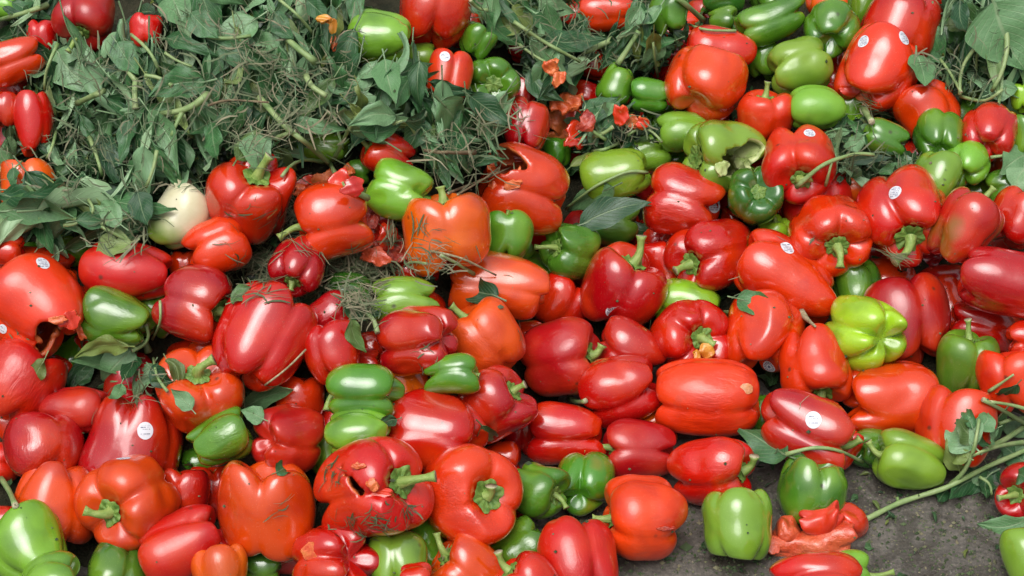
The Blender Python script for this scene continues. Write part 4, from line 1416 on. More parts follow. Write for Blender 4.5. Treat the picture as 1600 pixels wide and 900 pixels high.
# leaf clump at left with its own pile
def small_clump(lab, leaves, name='leaf_clump'):
    u, v = leaves[0][0], leaves[0][1]
    d, _, _ = cast(u, v)
    c = CAMP + ray(u, v) * d
    root = empty(name, Matrix.Translation(Vector(c)))
    tag(root, lab, 'leaf clump', 'leafy clumps on the peppers')
    pile_roots.append((root, Matrix.Translation(-Vector(c)), None))
    for (u0, v0, u1, v1, w, kind, var) in leaves:
        place_leaf(u0, v0, u1, v1, w, kind, var, 0.010, pile=len(pile_roots) - 1, roll=LP.uniform(-.3, .3))
    return root, Matrix.Translation(-Vector(c))


clumpL = small_clump('clump of grey-green leaves beside the dark green two-lobed pepper, lower left', [
 (206,548,98,582,48,'pale',2), (208,545,150,602,44,'pale',4), (200,540,128,545,36,'dark',3), (150,560,102,612,34,'dark',4),
 (212,556,196,606,34,'dark',2), (236,575,262,612,30,'dark',6), (240,570,214,616,26,'pale',6), (120,600,150,575,28,'dark',5), (255,590,232,625,24,'dark',7), (190,600,168,640,28,'pale',9), (262,560,286,600,26,'dark',11)])
clumpR = small_clump('leafy green stalk lying across the concrete and the orange-red pepper at lower right', [
 (1524,700,1472,648,52,'pale',4), (1526,690,1490,655,46,'dark',5), (1528,672,1548,632,34,'pale',5), (1524,690,1560,668,30,'dark',6),
 (1556,690,1566,618,28,'pale',2), (1500,735,1486,690,30,'dark',7), (1545,742,1470,785,44,'dark',3), (1540,748,1500,790,34,'pale',6),
 (1590,600,1560,640,30,'dark',4), (1600,720,1560,700,36,'dark',8), (1520,670,1500,628,28,'dark',10), (1560,670,1530,690,30,'pale',9), (1606,745,1570,735,34,'dark',12), (1480,765,1462,790,24,'dark',2), (1545,735,1530,790,34,'dark',5), (1570,700,1600,730,40,'pale',4), (1575,680,1605,650,36,'pale',3), (1540,725,1560,765,26,'dark',6), (1515,715,1480,700,30,'dark',9)], name='leafy_stalk')

# ------------------------------------------------------------------ stalks
def stalk(path, w0, w1=None, mat=None, lift=0.008, parent=None, inv=None, name='stalk', cut=True, arch=0.0):
    w1 = w1 or w0
    pts = []
    # smooth the traced line, then lay it on what is below
    P = np.array(path, float)
    n = max(8, int(sum(np.linalg.norm(np.diff(P, axis=0), axis=1)) / 9))
    seg = np.concatenate([[0], np.cumsum(np.linalg.norm(np.diff(P, axis=0), axis=1))])
    tt = np.linspace(0, seg[-1], n)
    U = np.interp(tt, seg, P[:, 0]); V = np.interp(tt, seg, P[:, 1])
    for _ in range(3):
        U[1:-1] = (U[:-2] + U[1:-1] * 2 + U[2:]) / 4
        V[1:-1] = (V[:-2] + V[1:-1] * 2 + V[2:]) / 4
    D = np.array([cast(u, v)[0] for u, v in zip(U, V)])
    # stiff: rests on the high points
    Ds = D.copy()
    for _ in range(12):
        Ds[1:-1] = np.minimum(Ds[1:-1], (Ds[:-2] + Ds[2:]) / 2)
    Ds[0] = min(Ds[0], Ds[1] + 0.01); Ds[-1] = min(Ds[-1], Ds[-2] + 0.01)
    for _ in range(6):
        Ds[1:-1] = (Ds[:-2] + Ds[1:-1] + Ds[2:]) / 3
    Ds = np.minimum(Ds, D + 0.002) - lift
    s = Ds.mean() / FPX
    Wd = np.linspace(w0, w1, n) / 2 * s
    Wd = Wd * (1 + 0.07 * np.sin(np.arange(n) * 1.1))
    Wd[-1] *= 1.12
    Wd[0] *= 1.1
    pts = [CAMP + ray(u, v) * d for u, v, d in zip(U, V, Ds)]
    pts = [np.array(p) for p in pts]
    if inv is not None:
        o_ = np.array(inv.translation)
        pts = [p + o_ for p in pts]
    vs, fs, nsd = tube(pts[::-1], Wd[::-1], 9, 0.06, True, 1.0)
    ce = len(vs)
    vs = np.vstack([vs, np.array([pts[-1]])])
    f2 = [(k, ce, (k + 1) % 9) for k in range(9)]
    me = mesh_from(name, vs, fs + f2, [mat or M_STALK, M_CUT], midx=[0] * nsd + [1] * (len(fs) - nsd) + [1] * len(f2))
    return link(name, me, parent)


PSTALK = [
 (0, [(325,148),(305,165),(285,174),(252,178)], 12, 8, None), (0, [(286,174),(276,192),(268,212)], 8, 5, None),
 (0, [(222,136),(202,116),(184,84)], 8, 8, None), (0, [(212,124),(210,145),(212,170)], 9, 10, None), (0, [(162,142),(140,152),(121,161)], 9, 9, None),
 (0, [(226,118),(248,120),(269,134)], 6, 6, None), (0, [(205,54),(232,76),(246,100),(250,116)], 5, 6, None), (0, [(405,152),(447,200),(485,228),(517,258)], 10, 8, None),
 (0, [(450,62),(468,78),(492,96)], 9, 11, None), (0, [(432,-4),(468,25),(490,54)], 5, 5, None), (0, [(478,118),(485,135),(510,150)], 10, 8, None),
 (0, [(257,82),(275,95),(300,104)], 5, 4, None), (0, [(315,54),(345,62),(392,56)], 7, 5, None), (0, [(245,235),(240,265),(228,292)], 6, 5, None),
 (0, [(140,215),(150,240),(160,275)], 7, 5, None), (0, [(325,165),(350,155),(420,160)], 4, 3, 'dry'), (0, [(90,68),(80,90),(68,120),(70,140)], 6, 4, None),
 (1, [(563,178),(546,196),(536,222),(521,250)], 6, 7, None), (1, [(440,276),(455,254),(480,247),(509,255)], 5, 6, None), (1, [(430,218),(445,210),(462,205)], 8, 7, None),
 (1, [(604,202),(622,184),(642,192),(652,215),(650,236)], 5, 5, None), (1, [(662,235),(700,239),(742,238)], 5, 7, 'dry'), (1, [(700,302),(750,282),(798,262)], 4, 3, 'dry'),
 (1, [(715,304),(760,278),(780,262)], 3, 3, 'dry'), (1, [(517,258),(530,285),(575,310)], 7, 9, None),
 (2, [(965,100),(980,78),(998,48)], 9, 8, None), (2, [(908,82),(932,74),(956,62)], 9, 10, None), (2, [(1058,-4),(1080,14),(1099,32)], 8, 9, None),
 (2, [(1076,38),(1100,48),(1150,48)], 4, 4, None), (2, [(803,34),(850,66),(906,96)], 6, 5, None), (2, [(735,0),(745,14),(762,16)], 5, 5, None), (2, [(1020,60),(1022,90),(1028,120)], 4, 4, None),
 (2, [(800,60),(830,85),(862,102)], 5, 4, None),
 (3, [(1500,148),(1499,118),(1508,93),(1537,60)], 5, 6, None), (3, [(1550,142),(1566,115),(1575,75),(1572,40)], 6, 9, None), (3, [(1502,144),(1484,112),(1467,90)], 5, 5, None),
 (3, [(1526,110),(1524,90),(1536,64)], 4, 4, None), (3, [(1500,150),(1540,162),(1566,140)], 5, 5, None), (3, [(1548,246),(1570,242),(1590,250)], 5, 4, None),
 (4, [(60,342),(110,340),(150,350),(205,378)], 5, 6, None), (4, [(130,345),(150,330),(138,312)], 5, 5, None), (4, [(145,352),(180,345),(198,340)], 6, 5, None), (4, [(100,352),(122,350),(132,338)], 6, 5, None),
 (5, [(914,196),(930,208),(946,218)], 6, 5, None), (5, [(928,214),(945,208),(958,198)], 6, 6, None), (5, [(925,236),(945,234),(966,224)], 5, 5, None), (5, [(980,212),(1000,196),(1022,205),(1034,222)], 4, 4, None), (5, [(975,192),(990,184),(1005,190),(1012,200)], 4, 4, None),
 (6, [(1245,292),(1285,256),(1340,238),(1366,242)], 8, 5, None), (6, [(1290,290),(1296,268),(1300,250)], 5, 4, None), (6, [(1350,170),(1356,182),(1362,190)], 12, 9, None),
 (8, [(-4,32),(38,20),(74,8)], 6, 9, None), (8, [(88,200),(84,225),(74,248)], 5, 5, None), (8, [(20,290),(14,270),(34,252)], 4, 3, None),
]
for pi, path, w0, w1, m in PSTALK:
    root, inv, _ = pile_roots[pi]
    stalk(path, w0, w1, M_TWIG if m == 'dry' else M_STALK, 0.010 if pi else 0.016, root, inv)
DG = bpy.context.evaluated_depsgraph_get()
for path, w0, w1 in (([(1352,812),(1405,785),(1480,762),(1540,730),(1606,702)], 9, 8), ([(1478,762),(1505,742),(1522,705),(1530,655)], 8, 5), ([(1606,664),(1572,644),(1536,624)], 7, 7),
                     ([(1606,690),(1560,696),(1520,712)], 8, 5), ([(1540,702),(1570,688),(1606,662)], 9, 9), ([(1404,786),(1402,778)], 6, 5), ([(1530,745),(1548,755),(1550,775)], 5, 4),
                     ([(1606,640),(1580,632),(1548,628)], 6, 5), ([(1560,662),(1580,655),(1606,652)], 6, 6)):
    stalk(path, w0, w1, M_STALK, 0.008, *clumpR)
for path, w0, w1 in (([(206,548),(225,540),(236,528),(228,508)], 7, 5), ([(250,470),(252,505),(238,530)], 4, 4), ([(262,612),(244,590),(240,560)], 5, 4), ([(232,550),(226,532)], 12, 9)):
    stalk(path, w0, w1, M_STALK, 0.008, *clumpL)
LSTALK = [
 ([(884,326),(930,290),(985,265),(1012,270)], 4, 5, None, 'thin pale stalk arching over the dull green pepper, centre'),
 ([(1348,722),(1310,702),(1270,698),(1228,710)], 5, 7, None, 'thin wilted stalk lying behind the upside-down green pepper'),
 ([(478,546),(450,575),(414,602)], 3, 3, 'dry', 'dry straw lying on the large deep red pepper'),
 ([(2,748),(14,765),(24,790)], 9, 9, None, 'short green stalk piece at the left edge beside the tall-lobed orange-red pepper'),
 ([(672,392),(720,402),(775,430)], 4, 3, 'dry', 'dry straw lying across the orange pepper with a pale stub'),
 ([(590,520),(585,500),(572,488)], 8, 8, None, 'green stalk piece beside the lime green pepper on dry grass'),
 ([(632,416),(640,408),(668,412)], 4, 4, None, 'short curved stalk above the lime green pepper on dry grass'),
 ([(688,398),(715,412),(740,428)], 5, 6, None, 'green stalk piece under the orange pepper with a pale stub'),
 ([(890,622),(905,630),(915,626)], 9, 7, None, 'stub of green stalk left of the glossy red pepper'),
 ([(1545,612),(1570,595),(1584,585)], 6, 3, None, 'torn green strip hanging from the green pepper at right'),
 ([(1252,488),(1262,500),(1274,510)], 12, 3, 'dry', 'dried brown pepper stem under the long three-lobed pepper'),
]
for path, w0, w1, m, lab in LSTALK:
    o = stalk(path, w0, w1, M_DRYSTEM if m == 'dry' else M_STALK, 0.006, name='loose_stalk')
    tag(o, lab, 'stalk', 'loose stalks lying on the peppers')

# ------------------------------------------------------------------ cut stem stumps seen end-on between peppers belong to their peppers
def by_label(s):
    for o, b in pepper_roots:
        if s in o['label']:
            return o, b
    raise KeyError(s)


def ensure_root(lbl):
    """turn a one-mesh pepper into an Empty with a body"""
    o, b = by_label(lbl)
    if o.type == 'EMPTY':
        return o, b
    M = o.matrix_world.copy()
    root = empty('bell_pepper', M)
    for k in ('label', 'category', 'group'):
        root[k] = o[k]
        del o[k]
    o.name = 'body'
    o.parent = root
    o.matrix_parent_inverse = Matrix.Identity(4)
    o.matrix_local = Matrix.Identity(4)
    root.name = 'bell_pepper'
    for i, (a_, b_) in enumerate(pepper_roots):
        if a_ is o:
            pepper_roots[i] = (root, o)
    return root, o


# ------------------------------------------------------------------ stickers: thin printed discs that follow the skin
for (u, v, a, b, turn, style) in STICKERS:
    d, n, ob = cast(u, v)
    if ob is None:
        continue
    src = None
    for o, bd in pepper_roots:
        if bd.name == ob.name:
            src = (o, bd)
            break
    if src is None:
        continue
    root, body = ensure_root(src[0]['label'])
    bpy.context.view_layer.update()
    P = CAMP + ray(u, v) * d
    n = n / np.linalg.norm(n)
    if n @ ZC < 0:
        n = -n
    # round sticker lying in the skin; its real radius is the larger one seen
    rad = max(a, b) * 0.92 * d / FPX
    up = YC - n * (YC @ n)
    up /= np.linalg.norm(up)
    tr = R(turn)
    sx = np.cross(up, n)
    ux = sx * math.cos(tr) + up * math.sin(tr)
    uy = -sx * math.sin(tr) + up * math.cos(tr)
    DG = bpy.context.evaluated_depsgraph_get()
    mi = np.array(root.matrix_world.inverted())
    vs, uvs = [], []
    NR, NA = 5, 28
    for i in range(NR + 1):
        for k in range(NA):
            th = 2 * math.pi * k / NA
            f = i / NR
            q = P + (ux * math.cos(th) * 0.90 + uy * math.sin(th)) * rad * f
            o2 = q + n * 0.02
            ok, loc, nor, idx, obj2, _ = scene.ray_cast(DG, Vector(o2), Vector(-n), distance=0.05)
            h = np.array(loc) if (ok and obj2.name == body.name) else q - n * 0.001
            h = h + n * 0.0005
            vs.append((mi @ np.append(h, 1))[:3])
            uvs.append((0.5 - 0.5 * f * math.cos(th) * -1, 0.5 + 0.5 * f * math.sin(th)))
    fs = []
    for i in range(NR):
        for k in range(NA):
            k2 = (k + 1) % NA
            fs.append((i * NA + k, (i + 1) * NA + k, (i + 1) * NA + k2, i * NA + k2))
    link('sticker', mesh_from('sticker', np.array(vs), fs, [M_STICK[style]], uv=uvs), root)

# ------------------------------------------------------------------ smashed peppers
def flesh_piece(root, inv, u, v, wpx, hpx, mat, seed, lift=0.01, wild=1.0, colr=(0.7, 0.05, 0.01), skin=None, jag=1.0):
    r = np.random.RandomState(seed)
    d, n, _ = cast(u, v)
    n_ = ZC + n * 0.5 + r.normal(0, 0.25, 3)
    n_ /= np.linalg.norm(n_)
    s = d / FPX
    P = CAMP + ray(u, v) * (d - lift)
    up = YC - n_ * (YC @ n_)
    up /= np.linalg.norm(up)
    sx = np.cross(up, n_)
    G = 30
    x = np.linspace(-1, 1, G)
    Xg, Yg = np.meshgrid(x, x)
    rad = np.hypot(Xg, Yg)
    th = np.arctan2(Yg, Xg)
    edge = 0.78 + sum(0.10 / (k ** 0.5) * np.sin(th * (k + 1) + r.uniform(0, 6)) for k in range(1, 7)) * 0.8 * jag
    z = -0.35 * (Xg ** 2 + Yg ** 2) * r.uniform(0.2, 1.0)
    for k in range(9):
        f = r.normal(0, 1, 2) * (1.6 + k * 0.6)
        z = z + 0.34 * wild / (1 + k * 0.8) * np.sin(f[0] * Xg + f[1] * Yg + r.uniform(0, 6)) * 0.5
    m = min(wpx, hpx) / 2 * s
    V = P + Xg[..., None] * sx * wpx / 2 * s + Yg[..., None] * up * hpx / 2 * s + z[..., None] * n_ * m
    V = V.reshape(-1, 3) + np.array(inv.translation)
    fs = []
    ok = rad < edge
    for i in range(G - 1):
        for j in range(G - 1):
            if ok[i, j] and ok[i + 1, j] and ok[i, j + 1] and ok[i + 1, j + 1]:
                a = i * G + j
                fs.append((a, a + 1, a + G + 1, a + G))
    used = sorted({i for f in fs for i in f})
    rm = {o: i for i, o in enumerate(used)}
    me = mesh_from('flesh_piece', V[used], [tuple(rm[i] for i in f) for f in fs], [skin or mat, mat])
    o = link('flesh_piece', me, root, colr)
    md = o.modifiers.new('flesh', 'SOLIDIFY')
    md.thickness = 0.007
    md.offset = -1
    md.material_offset = 1
    md.material_offset_rim = 1
    sb = o.modifiers.new('soft', 'SUBSURF')
    sb.levels = sb.render_levels = 1
    return o


SMASH = [
 ('smashed orange-red pepper in ragged pieces, upper middle', 890, 185, [(885,158,50,46,'f',0),(898,178,46,50,'f',1),(905,208,52,44,'f',1),(880,214,50,34,'f',0),(870,188,40,44,'f',0),(918,192,30,34,'d',0),(858,104,26,22,'f',0),(874,122,24,26,'f',0)]),
 ('trampled dark red pepper scraps left of the orange pepper, centre', 596, 378, [(588,360,52,58,'d',1),(612,388,58,48,'d',0),(588,400,46,34,'r',0),(582,338,26,44,'d',0),(606,370,40,40,'d',1)]),
 ('ragged orange shreds above the torn orange-red pepper, centre left', 500, 290, [(482,290,48,34,'f',1),(508,282,44,34,'f',0),(530,280,40,34,'f',1),(552,292,40,34,'d',1),(470,298,24,22,'f',0),(540,270,28,24,'f',0)]),
 ('rotted salmon-coloured pepper collapsed on the concrete', 1262, 838, [(1264,846,54,122,'b',0),(1222,836,44,56,'c',0),(1324,820,50,60,'B',1),(1284,812,40,56,'C',1),(1300,852,40,66,'b',0),(1208,852,26,30,'s',0)]),
 ('orange shred of pepper flesh curled round stalks, upper middle right', 985, 185, [(970,180,26,36,'f',1),(990,190,36,22,'f',0),(1004,194,26,18,'f',1)]),
 ('yellow and orange scraps of flesh among leaves near the top', 512, 45, [(505,28,26,14,'y',0),(521,42,14,26,'y',0),(520,64,13,22,'f',0)]),
 ('yellow growth curling from the stem of a red pepper, right of centre', 1100, 555, [(1104,548,26,26,'y',0),(1090,558,12,28,'y',0)]),
]
M_YEL = simple('yellow_flesh', (0.62, 0.30, 0.02), (0.55, 0.16, 0.015), 40, 0.35, 0.6, 0.6, 0.004, coat=0.3)
FM = {'f': M_FLESH, 'd': M_DARKFLESH, 'r': M_SALMON, 's': M_SALMON, 'y': M_YEL}
DG = bpy.context.evaluated_depsgraph_get()
sd = 900
for lab, cu, cv, parts in SMASH:
    d, _, _ = cast(cu, cv)
    c = CAMP + ray(cu, cv) * d
    root = empty('smashed_pepper', Matrix.Translation(Vector(c)))
    tag(root, lab, 'pepper scraps', 'smashed pepper remains')
    inv = Matrix.Translation(-Vector(c))
    for k, (u, v, w, h, m, sk) in enumerate(parts):
        sd += 1
        dk = m == 'd'
        if m in 'bBcC':
            dd_, _, _ = cast(u, v)
            D_, L_ = w * dd_ / FPX, h * dd_ / FPX
            X = pepper_grid(sd, D_, L_, 3, 60, 44, 0.35, 0.15, top=0.6, bot=0.6)
            rs = np.random.RandomState(sd)
            for q_ in range(12):
                f_ = rs.normal(0, 1, 3) * (1.6 + 0.5 * q_) / D_
                X = X * (1 + (0.10 if m != 'B' else 0.06) / (1 + 0.25 * q_) * np.sin(X @ f_ + rs.uniform(0, 6)))[..., None]
            X[..., 0] += 0.20 * D_ * np.cos(X[..., 2] / L_ * 3.5)
            q = Vector(CAMP + ray(u, v) * (dd_ - D_ * 0.40))
            o = link('flesh_piece', pepper_mesh(X, [M_RIPE if m in 'BC' else M_SALMON]), root, (0.62, 0.03, 0.008))
            rot = Matrix.Rotation(R({'b': 82, 'B': 10, 'c': 25, 'C': 70}[m]), 4, 'Y')
            o.matrix_local = inv @ Matrix.Translation(q) @ rot
            continue
        flesh_piece(root, inv, u, v, w * 1.3, h * 1.3, FM[m], sd, (0.010 if m == 's' else (0.032 if m in 'dr' else 0.020)) + 0.003 * k, 1.0 if m != 's' else 0.42, (0.50, 0.012, 0.008) if dk else (0.68, 0.03, 0.006), M_RIPE if sk else None, 0.45 if m in 'sy' else 1.0)

TORN = [
 ('split open at its top left', [(782,262,34,30,'f',0),(792,250,40,18,'f',0),(768,286,20,40,'f',0),(812,248,36,16,'f',1),(800,290,34,18,'f',0)]),
 ('torn open beside its long curved stem', [(596,770,44,20,'f',1),(582,758,22,26,'f',0),(560,728,26,14,'f',0)]),
 ('very large torn orange-red', [(112,500,34,36,'f',1),(60,515,26,30,'d',0),(128,520,22,34,'f',0),(90,500,36,16,'f',0)]),
 ('broken green pepper', [(1150,232,34,26,'g',0),(1128,262,26,34,'g',0),(1158,256,28,26,'g',0)]),
 ('with torn end and an oval sticker', [(1330,140,44,26,'d',1),(1350,150,30,22,'f',0)]),
 ('scuffed white scar', [(1166,608,26,22,'w',0)]),
 ('with a scarred lobe', [(485,862,36,34,'w2',0)]),
 ('cracked lower lobe', [(1040,826,34,8,'d',0)]),
]
M_SCAR = simple('dried_scar', (0.62, 0.45, 0.32), (0.66, 0.22, 0.07), 70, 0.7, 0.2, 0.8, 0.003)
M_SCAR2 = simple('orange_scar', (0.70, 0.20, 0.05), (0.55, 0.05, 0.015), 80, 0.55, 0.4, 0.8, 0.003)
FM['g'] = M_GFLESH
FM['w'] = M_SCAR
FM['w2'] = M_SCAR2
DG = bpy.context.evaluated_depsgraph_get()
for key_, parts in TORN:
    root, body = ensure_root(key_)
    bpy.context.view_layer.update()
    for k, (u, v, w, h, m, sk) in enumerate(parts):
        sd += 1
        flat = m in ('w', 'w2')
        o = flesh_piece(root, Matrix.Identity(4), u, v, w * 1.15, h * 1.15, FM[m], sd, 0.004 if not flat else 0.0015, 0.7 if not flat else 0.25, (0.66, 0.03, 0.006), M_RIPE if sk else None, 0.5 if flat else 1.0)
        o.matrix_local = root.matrix_world.inverted()
        o.name = 'torn_skin' if not flat else 'scar'
        if flat:
            o.modifiers['flesh'].thickness = 0.0025

# ------------------------------------------------------------------ buried peppers that close the gaps
BURIED = []


def bury():
    r = random.Random(77)
    zone = [(-20,360),(140,430),(250,380),(330,460),(560,500),(600,440),(740,300),(860,260),(1000,130),(1030,40),(1250,-10),(1450,-10),(1620,180),(1620,640),(1480,690),(1300,660),(1150,700),(1000,700),(850,740),(640,920),(-20,920)]
    k = 0
    for gv in range(-10, 920, 62):
        for gu in range(-20, 1630, 66):
            u, v = gu + r.uniform(-22, 22), gv + r.uniform(-20, 20)
            if not inside(zone, u, v):
                continue
            D = r.uniform(66, 96)
            L = D * r.uniform(0.95, 1.2)
            d = hit_heap(u, v, 0.0, 0.0)
            H = D / 2 * d / FPX
            # sunk below the ones already lying there
            dc, _, ob = cast(u, v)
            d = max(d + 0.100, dc + 0.078)
            lim_ = (CAMP[2] - H * 0.9) / -ray(u, v)[2]
            if d > lim_ or d > hit_heap(u, v, 0, 0) + 0.20:
                continue
            col = r.choice('RRRCCOOG')
            a, t = r.uniform(0, 6.28), r.uniform(-0.6, 0.3)
            ax = (math.cos(a) * XC + math.sin(a) * YC) * math.cos(t) + ZC * math.sin(t)
            k += 1
            word = {'R': 'red', 'C': 'crimson', 'O': 'orange-red', 'G': 'green'}[col]
            o = build_pepper(k, u, v, D, L, d, ax, col, 3, '', 'buried %s pepper' % word, {}, 'buried peppers', 2000 + k)
            BURIED.append((o, u, v, word))


n_before = len(pepper_roots)
bury()
bpy.context.view_layer.update()
DG = bpy.context.evaluated_depsgraph_get()
seen = {}
for v in range(3, 900, 7):
    for u in range(3, 1600, 7):
        _, _, ob = cast(u, v)
        if ob is not None:
            seen[ob.name] = seen.get(ob.name, 0) + 1
for root, body in pepper_roots[n_before:]:
    if seen.get(body.name, 0) < 2:
        BURIED[:] = [b_ for b_ in BURIED if b_[0] is not root]
        bpy.data.objects.remove(root, do_unlink=True)
# a buried pepper is named by the pepper lying over it
taken = set()
for o, u, v, word in BURIED:
    for t_ in sorted(T, key=lambda t_: math.hypot(t_[0] - u, t_[1] - v)):
        sh = t_[10].split(',')[0]
        if (word, sh) not in taken and len(sh.replace('-', ' ').split()) <= 10 and t_[8] == 0:
            taken.add((word, sh))
            o['label'] = 'buried %s pepper under the %s' % (word, sh)
            break
import os
if os.environ.get('DEBUG_SEEN'):
    for root, body in pepper_roots[:n_before]:
        if seen.get(body.name, 0) < 6:
            print('HIDDEN', root['label'], seen.get(body.name, 0))

# ------------------------------------------------------------------ grass clippings and crumbs
def blades(name, label, cat, zones, seed, group=None):
    r = random.Random(seed)
    VV, FF, TT = [], [], []
    n = 0
    for poly, cnt, (l0, l1), (t0, t1), wmm, onp, dirn in zones:
        hits = []
        for _ in range(max(10, cnt // 2)):
            u, v = sample_poly(poly, r)
            d, nn, ob = cast(u, v)
            isp = ob is not None and (ob.name.startswith(('body', 'flesh', 'torn', 'scar', 'sticker', 'stem', 'calyx')) or ob.name.startswith('bell_pepper'))
            if ob is None or (isp and r.random() > onp):
                continue
            hits.append((CAMP + ray(u, v) * d, nn, dirn + r.gauss(0, 60), isp))
        if not hits:
            continue
        for _ in range(cnt):
            P, nn, da, isp = r.choice(hits)
            nn = nn / (np.linalg.norm(nn) + 1e-9)
            if nn @ ZC < 0:
                nn = -nn
            if not isp:
                nn = nn * 0.5 + ZC * 0.4 + np.array([0, 0, 0.3])
                nn /= np.linalg.norm(nn)
            a = R(da + r.gauss(0, 28))
            t = math.cos(a) * XC + math.sin(a) * YC
            t = t - nn * (t @ nn) + nn * (r.gauss(0, 0.30) if not isp else r.gauss(0, 0.06))
            t /= np.linalg.norm(t)
            s = np.cross(nn, t)
            L = r.uniform(l0, l1)
            w = wmm * 0.001 * r.choice([0.4, 0.6, 0.8, 1.1, 1.7])
            P = P + nn * (r.uniform(0.002, 0.016) if not isp else r.uniform(0.0008, 0.0022)) + s * r.gauss(0, 0.012 if not isp else 0.004) + t * r.gauss(0, 0.008)
            bend = r.gauss(0, 0.55)
            sag = r.uniform(0.0, 0.22) if not isp else 0.06
            tone = r.uniform(t0, t1)
            for k in range(4):
                f = k / 3 - 0.5
                c = P + t * L * f + s * L * bend * f * f - nn * L * sag * f * f * 2
                ww = w * (1 - 0.55 * abs(f) * 2)
                VV.append(c + s * ww); VV.append(c - s * ww)
                TT += [tone, tone]
            for k in range(3):
                b0 = n + 2 * k
                FF.append((b0, b0 + 1, b0 + 3, b0 + 2))
            n += 8
    me = mesh_from(name, np.array(VV), FF, [M_GRASS], tone=TT)
    o = link(name, me)
    tag(o, label, cat, group, kind='stuff')


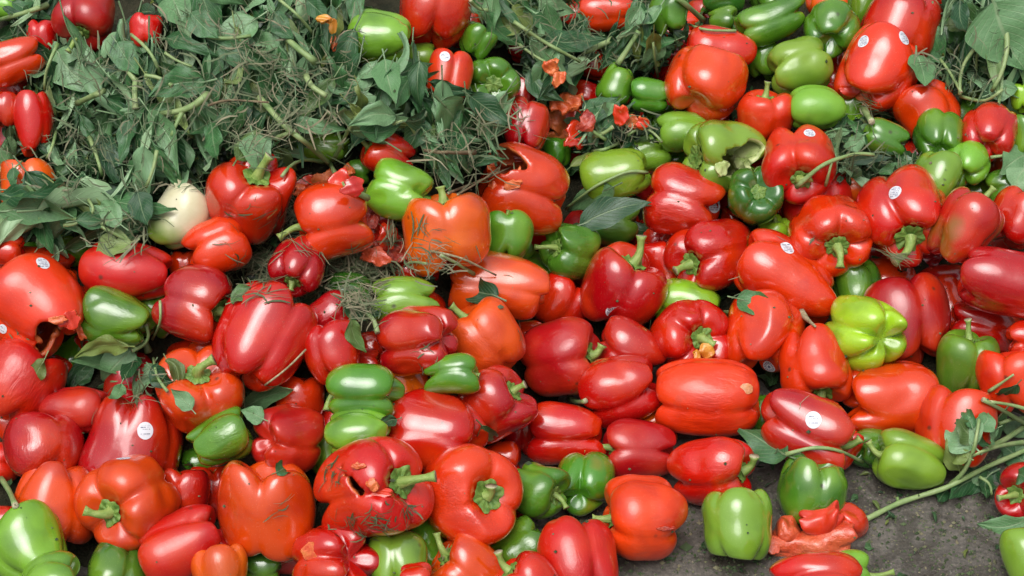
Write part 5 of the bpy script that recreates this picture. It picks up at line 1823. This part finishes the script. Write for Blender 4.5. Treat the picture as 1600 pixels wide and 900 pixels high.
A = lambda x0, y0, x1, y1: [(x0, y0), (x1, y0), (x1, y1), (x0, y1)]
blades('grass_clippings', 'dry and green grass clippings matted over the leaf heaps and between peppers', 'grass clippings', [
 ([(330,80),(540,60),(560,140),(520,230),(400,250),(300,180)], 310, (0.012, 0.045), (0.1, 1.0), 0.8, 0.017, 60),
 ([(110,90),(330,70),(330,200),(220,320),(160,300)], 130, (0.012, 0.04), (0.0, 0.8), 0.8, 0.017, -60),
 ([(680,180),(800,170),(850,220),(780,290),(690,300),(640,240)], 130, (0.015, 0.05), (0.2, 1.0), 0.8, 0.035, 30),
 ([(335,375),(400,385),(425,440),(400,470),(350,440)], 117, (0.010, 0.032), (0.15, 0.85), 0.7, 0.240, -50),
 ([(395,385),(600,390),(600,490),(520,480),(420,470)], 700, (0.012, 0.04), (0.2, 1.0), 0.8, 0.035, 10),
 ([(440,280),(500,300),(560,420),(450,420)], 190, (0.012, 0.04), (0.2, 1.0), 0.8, 0.028, 20),
 ([(600,320),(640,330),(720,420),(600,440)], 160, (0.012, 0.035), (0.2, 1.0), 0.8, 0.070, 30),
 ([(40,200),(130,180),(140,310),(60,300)], 80, (0.012, 0.04), (0.1, 0.9), 0.8, 0.035, -60),
 ([(160,340),(260,340),(260,400),(160,390)], 70, (0.012, 0.04), (0.1, 0.9), 0.8, 0.017, 10),
 ([(0,535),(90,530),(120,620),(40,640)], 16, (0.010, 0.032), (0.1, 0.9), 0.8, 0.087, -30),
 ([(190,565),(270,560),(275,625),(200,630)], 31, (0.010, 0.032), (0.1, 0.9), 0.8, 0.300, 60),
 ([(495,800),(560,812),(650,780),(650,815),(580,845),(500,835)], 82, (0.006, 0.022), (0.0, 0.7), 0.7, 1.000, 10),
 ([(340,325),(450,320),(450,372),(350,362)], 23, (0.006, 0.02), (0.0, 0.6), 0.7, 1.000, 10),
 ([(495,740),(530,720),(530,780),(505,780)], 19, (0.006, 0.02), (0.0, 0.5), 0.7, 1.000, 60),
 ([(640,545),(690,545),(690,575),(640,570)], 9, (0.006, 0.016), (0.0, 0.6), 0.7, 1.000, 40),
 ([(800,150),(850,150),(850,230),(800,235)], 21, (0.010, 0.03), (0.3, 1.0), 0.7, 0.210, 80),
 ([(900,160),(1030,170),(1030,240),(900,250)], 65, (0.010, 0.03), (0.1, 0.9), 0.8, 0.035, 20),
 ([(1280,190),(1420,190),(1420,290),(1280,290)], 75, (0.010, 0.03), (0.0, 0.7), 0.8, 0.017, 20),
 ([(1340,120),(1420,130),(1400,190),(1340,180)], 70, (0.010, 0.03), (0.1, 0.9), 0.7, 0.052, -30),
 ([(1440,60),(1560,40),(1560,170),(1450,160)], 80, (0.010, 0.035), (0.0, 0.8), 0.8, 0.035, -60),
 ([(740,0),(1000,0),(1000,120),(760,90)], 190, (0.010, 0.035), (0.0, 0.8), 0.8, 0.017, -50),
 ([(1360,400),(1420,400),(1480,450),(1400,440)], 30, (0.010, 0.03), (0.2, 0.9), 0.8, 0.035, 10),
 ([(380,700),(700,820),(700,900),(380,900)], 15, (0.008, 0.03), (0.2, 1.0), 0.7, 0.240, 30),
 ([(0,0),(560,0),(560,300),(0,300)], 450, (0.010, 0.035), (0.0, 0.9), 0.8, 0.014, -40),
 ([(0,400),(800,400),(800,900),(0,900)], 17, (0.004, 0.022), (0.1, 1.0), 0.6, 0.300, 20),
 ([(800,100),(1600,100),(1600,700),(800,700)], 42, (0.004, 0.018), (0.1, 1.0), 0.6, 0.300, 20),
], 41)


def crumbs():
    """soil crumbs, grit and seeds on the concrete and caught on the peppers"""
    r = random.Random(13)
    VV, FF, TT = [], [], []
    n = 0
    base = np.array([(1, 0, 0), (-1, 0, 0), (0, 1, 0), (0, -1, 0), (0, 0, 1), (0, 0, -1)], float)
    fo = [(0, 2, 4), (2, 1, 4), (1, 3, 4), (3, 0, 4), (2, 0, 5), (1, 2, 5), (3, 1, 5), (0, 3, 5)]
    for poly, cnt, on in (([(820,780),(1600,700),(1600,900),(820,900)], 3600, False), ([(0,0),(1600,0),(1600,900),(0,900)], 260, True)):
        for _ in range(cnt):
            u, v = sample_poly(poly, r)
            d, nn, ob = cast(u, v)
            if ob is None or (ob.name != 'ground') != on:
                continue
            s = abs(r.gauss(0, 0.0009)) + 0.0004
            if r.random() < 0.04:
                s *= 2.0
            B = base * np.array([r.uniform(.6, 1.4) for _ in range(3)]) * s
            for q in B:
                VV.append(CAMP + ray(u, v) * d + q + nn * s * 0.3)
                TT.append(0)
            t = r.random() ** 1.6
            TT[-6:] = [t] * 6
            FF += [tuple(i + n for i in f) for f in fo]
            n += 6
    me = mesh_from('grit', np.array(VV), FF, [M_GRASS], tone=TT, smooth=False)
    o = link('grit', me)
    tag(o, 'grit and crumbs of dirt scattered on the concrete', 'grit', kind='stuff')


crumbs()
